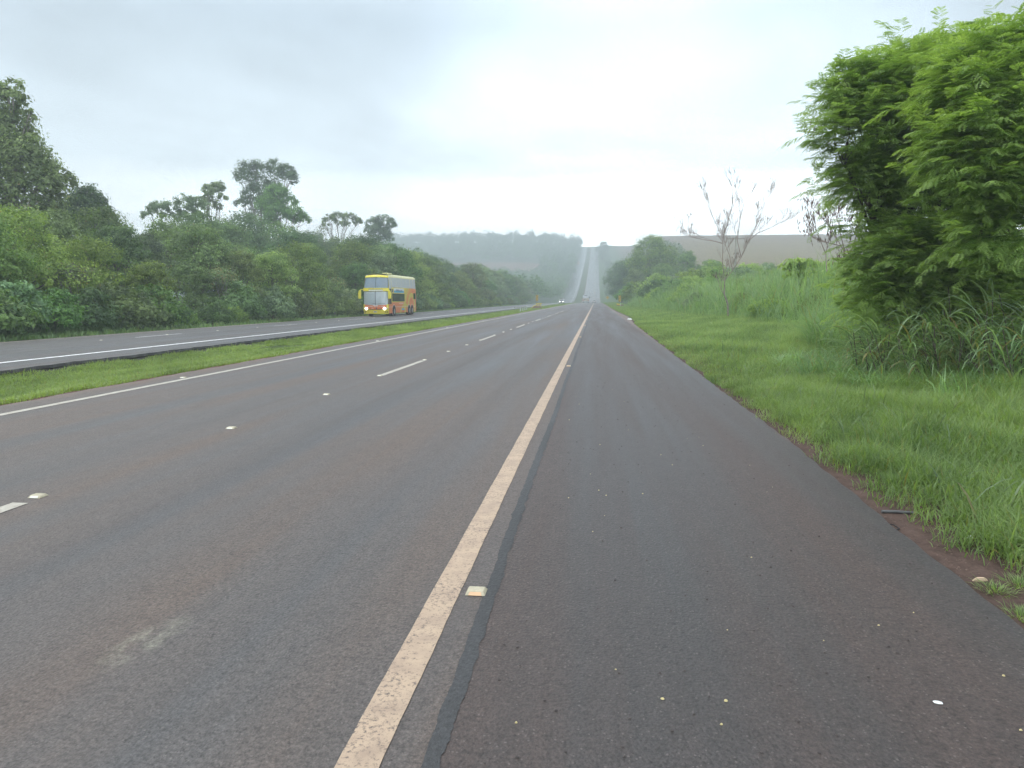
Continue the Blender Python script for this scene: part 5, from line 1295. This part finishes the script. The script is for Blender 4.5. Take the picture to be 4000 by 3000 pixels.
def lump(name, label, cat, px, py, mat, sx_, sy_, sz_, rz=0.0, seed=1):
    rnd = random.Random(seed); x, y = pip(px, py); z0 = gzf(x, y) if x > float(edge_R(y)) else .002
    mb = MB(); n = 9; vs = []
    for lv, (k, zz) in enumerate(((1.0, 0), (.92, .5), (.55, 1.0))):
        for i in range(n):
            a = 2 * math.pi * i / n; q = k * rnd.uniform(.8, 1.15); vs.append((math.cos(a) * sx_ * q, math.sin(a) * sy_ * q, zz * sz_))
    fs = [(l*n+i, l*n+(i+1) % n, (l+1)*n+(i+1) % n, (l+1)*n+i) for l in range(2) for i in range(n)] + [tuple(2*n+i for i in range(n))]
    o = mb.add(vs, fs).build(name, mat, smooth=True); o.location = (x, y, z0); o.rotation_euler = (0, 0, rz); return tag(o, label, cat)
simple('stub_tan', (0.62, 0.45, 0.30), .8, var=.15, scale=30)
lump('wood_chip', 'pale tan stub lying on the bare soil near the grass tufts', 'wood chip', 3830, 2247, 'stub_tan', .042, .014, .02, .15, 2)
lump('paper_scrap', 'crumpled white paper scrap caught in the verge grass', 'litter', 3785, 2093, 'print_white', .03, .02, .03, .3, 3)
lump('paint_splash', 'white splash on the dark paving near the lower right corner', 'stain', 3663, 2745, 'print_white', .020, .012, .003, -.3, 4)
lump('paper_scrap', 'small white scrap far along the right edge of the shoulder', 'litter', 2459, 1249, 'print_white', .18, .14, .12, 0, 5)
for i, (px, py) in enumerate(((2985, 2740), (2838, 2733))): lump('grain', ['orange grain below the middle of the shoulder, right of two', 'orange grain below the middle of the shoulder, left of two'][i], 'grain', px - (150 if i == 0 else 250), py, 'seed', .008, .006, .006, 0, 6 + i)
x, y = pip(3500, 1990); o = MB().tube([(-.10, 0, .012), (0, .004, .014), (.12, 0, .012)], .011, 8).build('stick', 'rim_dark'); o.location = (x, y, gzf(x, y)); o.rotation_euler = (0, 0, -.05); tag(o, 'short grey stick lying between the shoulder and the grass', 'stick')
x, y = pip(3450, 2040); pts = [(0, 0, .006), (.05, -.01, .02), (.10, -.03, .018), (.12, -.08, .008), (.08, -.12, .008)]
o = MB().tube(pts, .004, 6).build('wire', 'rubber'); o.location = (x - .03, y + .03, gzf(x, y) + .004); tag(o, 'thin black bent wire at the broken edge of the shoulder', 'wire')

# ------------------------------------------------------------------ haze
m = bpy.data.materials.new('haze_air'); m.use_nodes = True; MATS['haze_air'] = m; m.node_tree.nodes.clear()
ou = m.node_tree.nodes.new('ShaderNodeOutputMaterial'); pv = m.node_tree.nodes.new('ShaderNodeVolumePrincipled')
pv.inputs['Color'].default_value = (0.64, 0.70, 0.735, 1); pv.inputs['Density'].default_value = HAZE_DENSITY; pv.inputs['Anisotropy'].default_value = 0.35
m.node_tree.links.new(pv.outputs[0], ou.inputs['Volume'])
o = MB().box(-1475, 1475, -320, 1500, -6, 130).build('haze', 'haze_air'); tag(o, kind='stuff', label='pale haze filling the air over the road')

# ------------------------------------------------------------------ labels of look-alikes: tell them apart by their order from the left
from collections import defaultdict
seen = defaultdict(list)
for o in list(C.objects):
    if o.parent is None and 'label' in o and o.get('category'): seen[o['label']].append(o)
for lb, os_ in seen.items():
    if 1 < len(os_) <= 14:
        os_.sort(key=lambda q: pix(*q.location)[0])
        for i, q in enumerate(os_): q['label'] = f'{lb}, {ORD[i]} from the left'
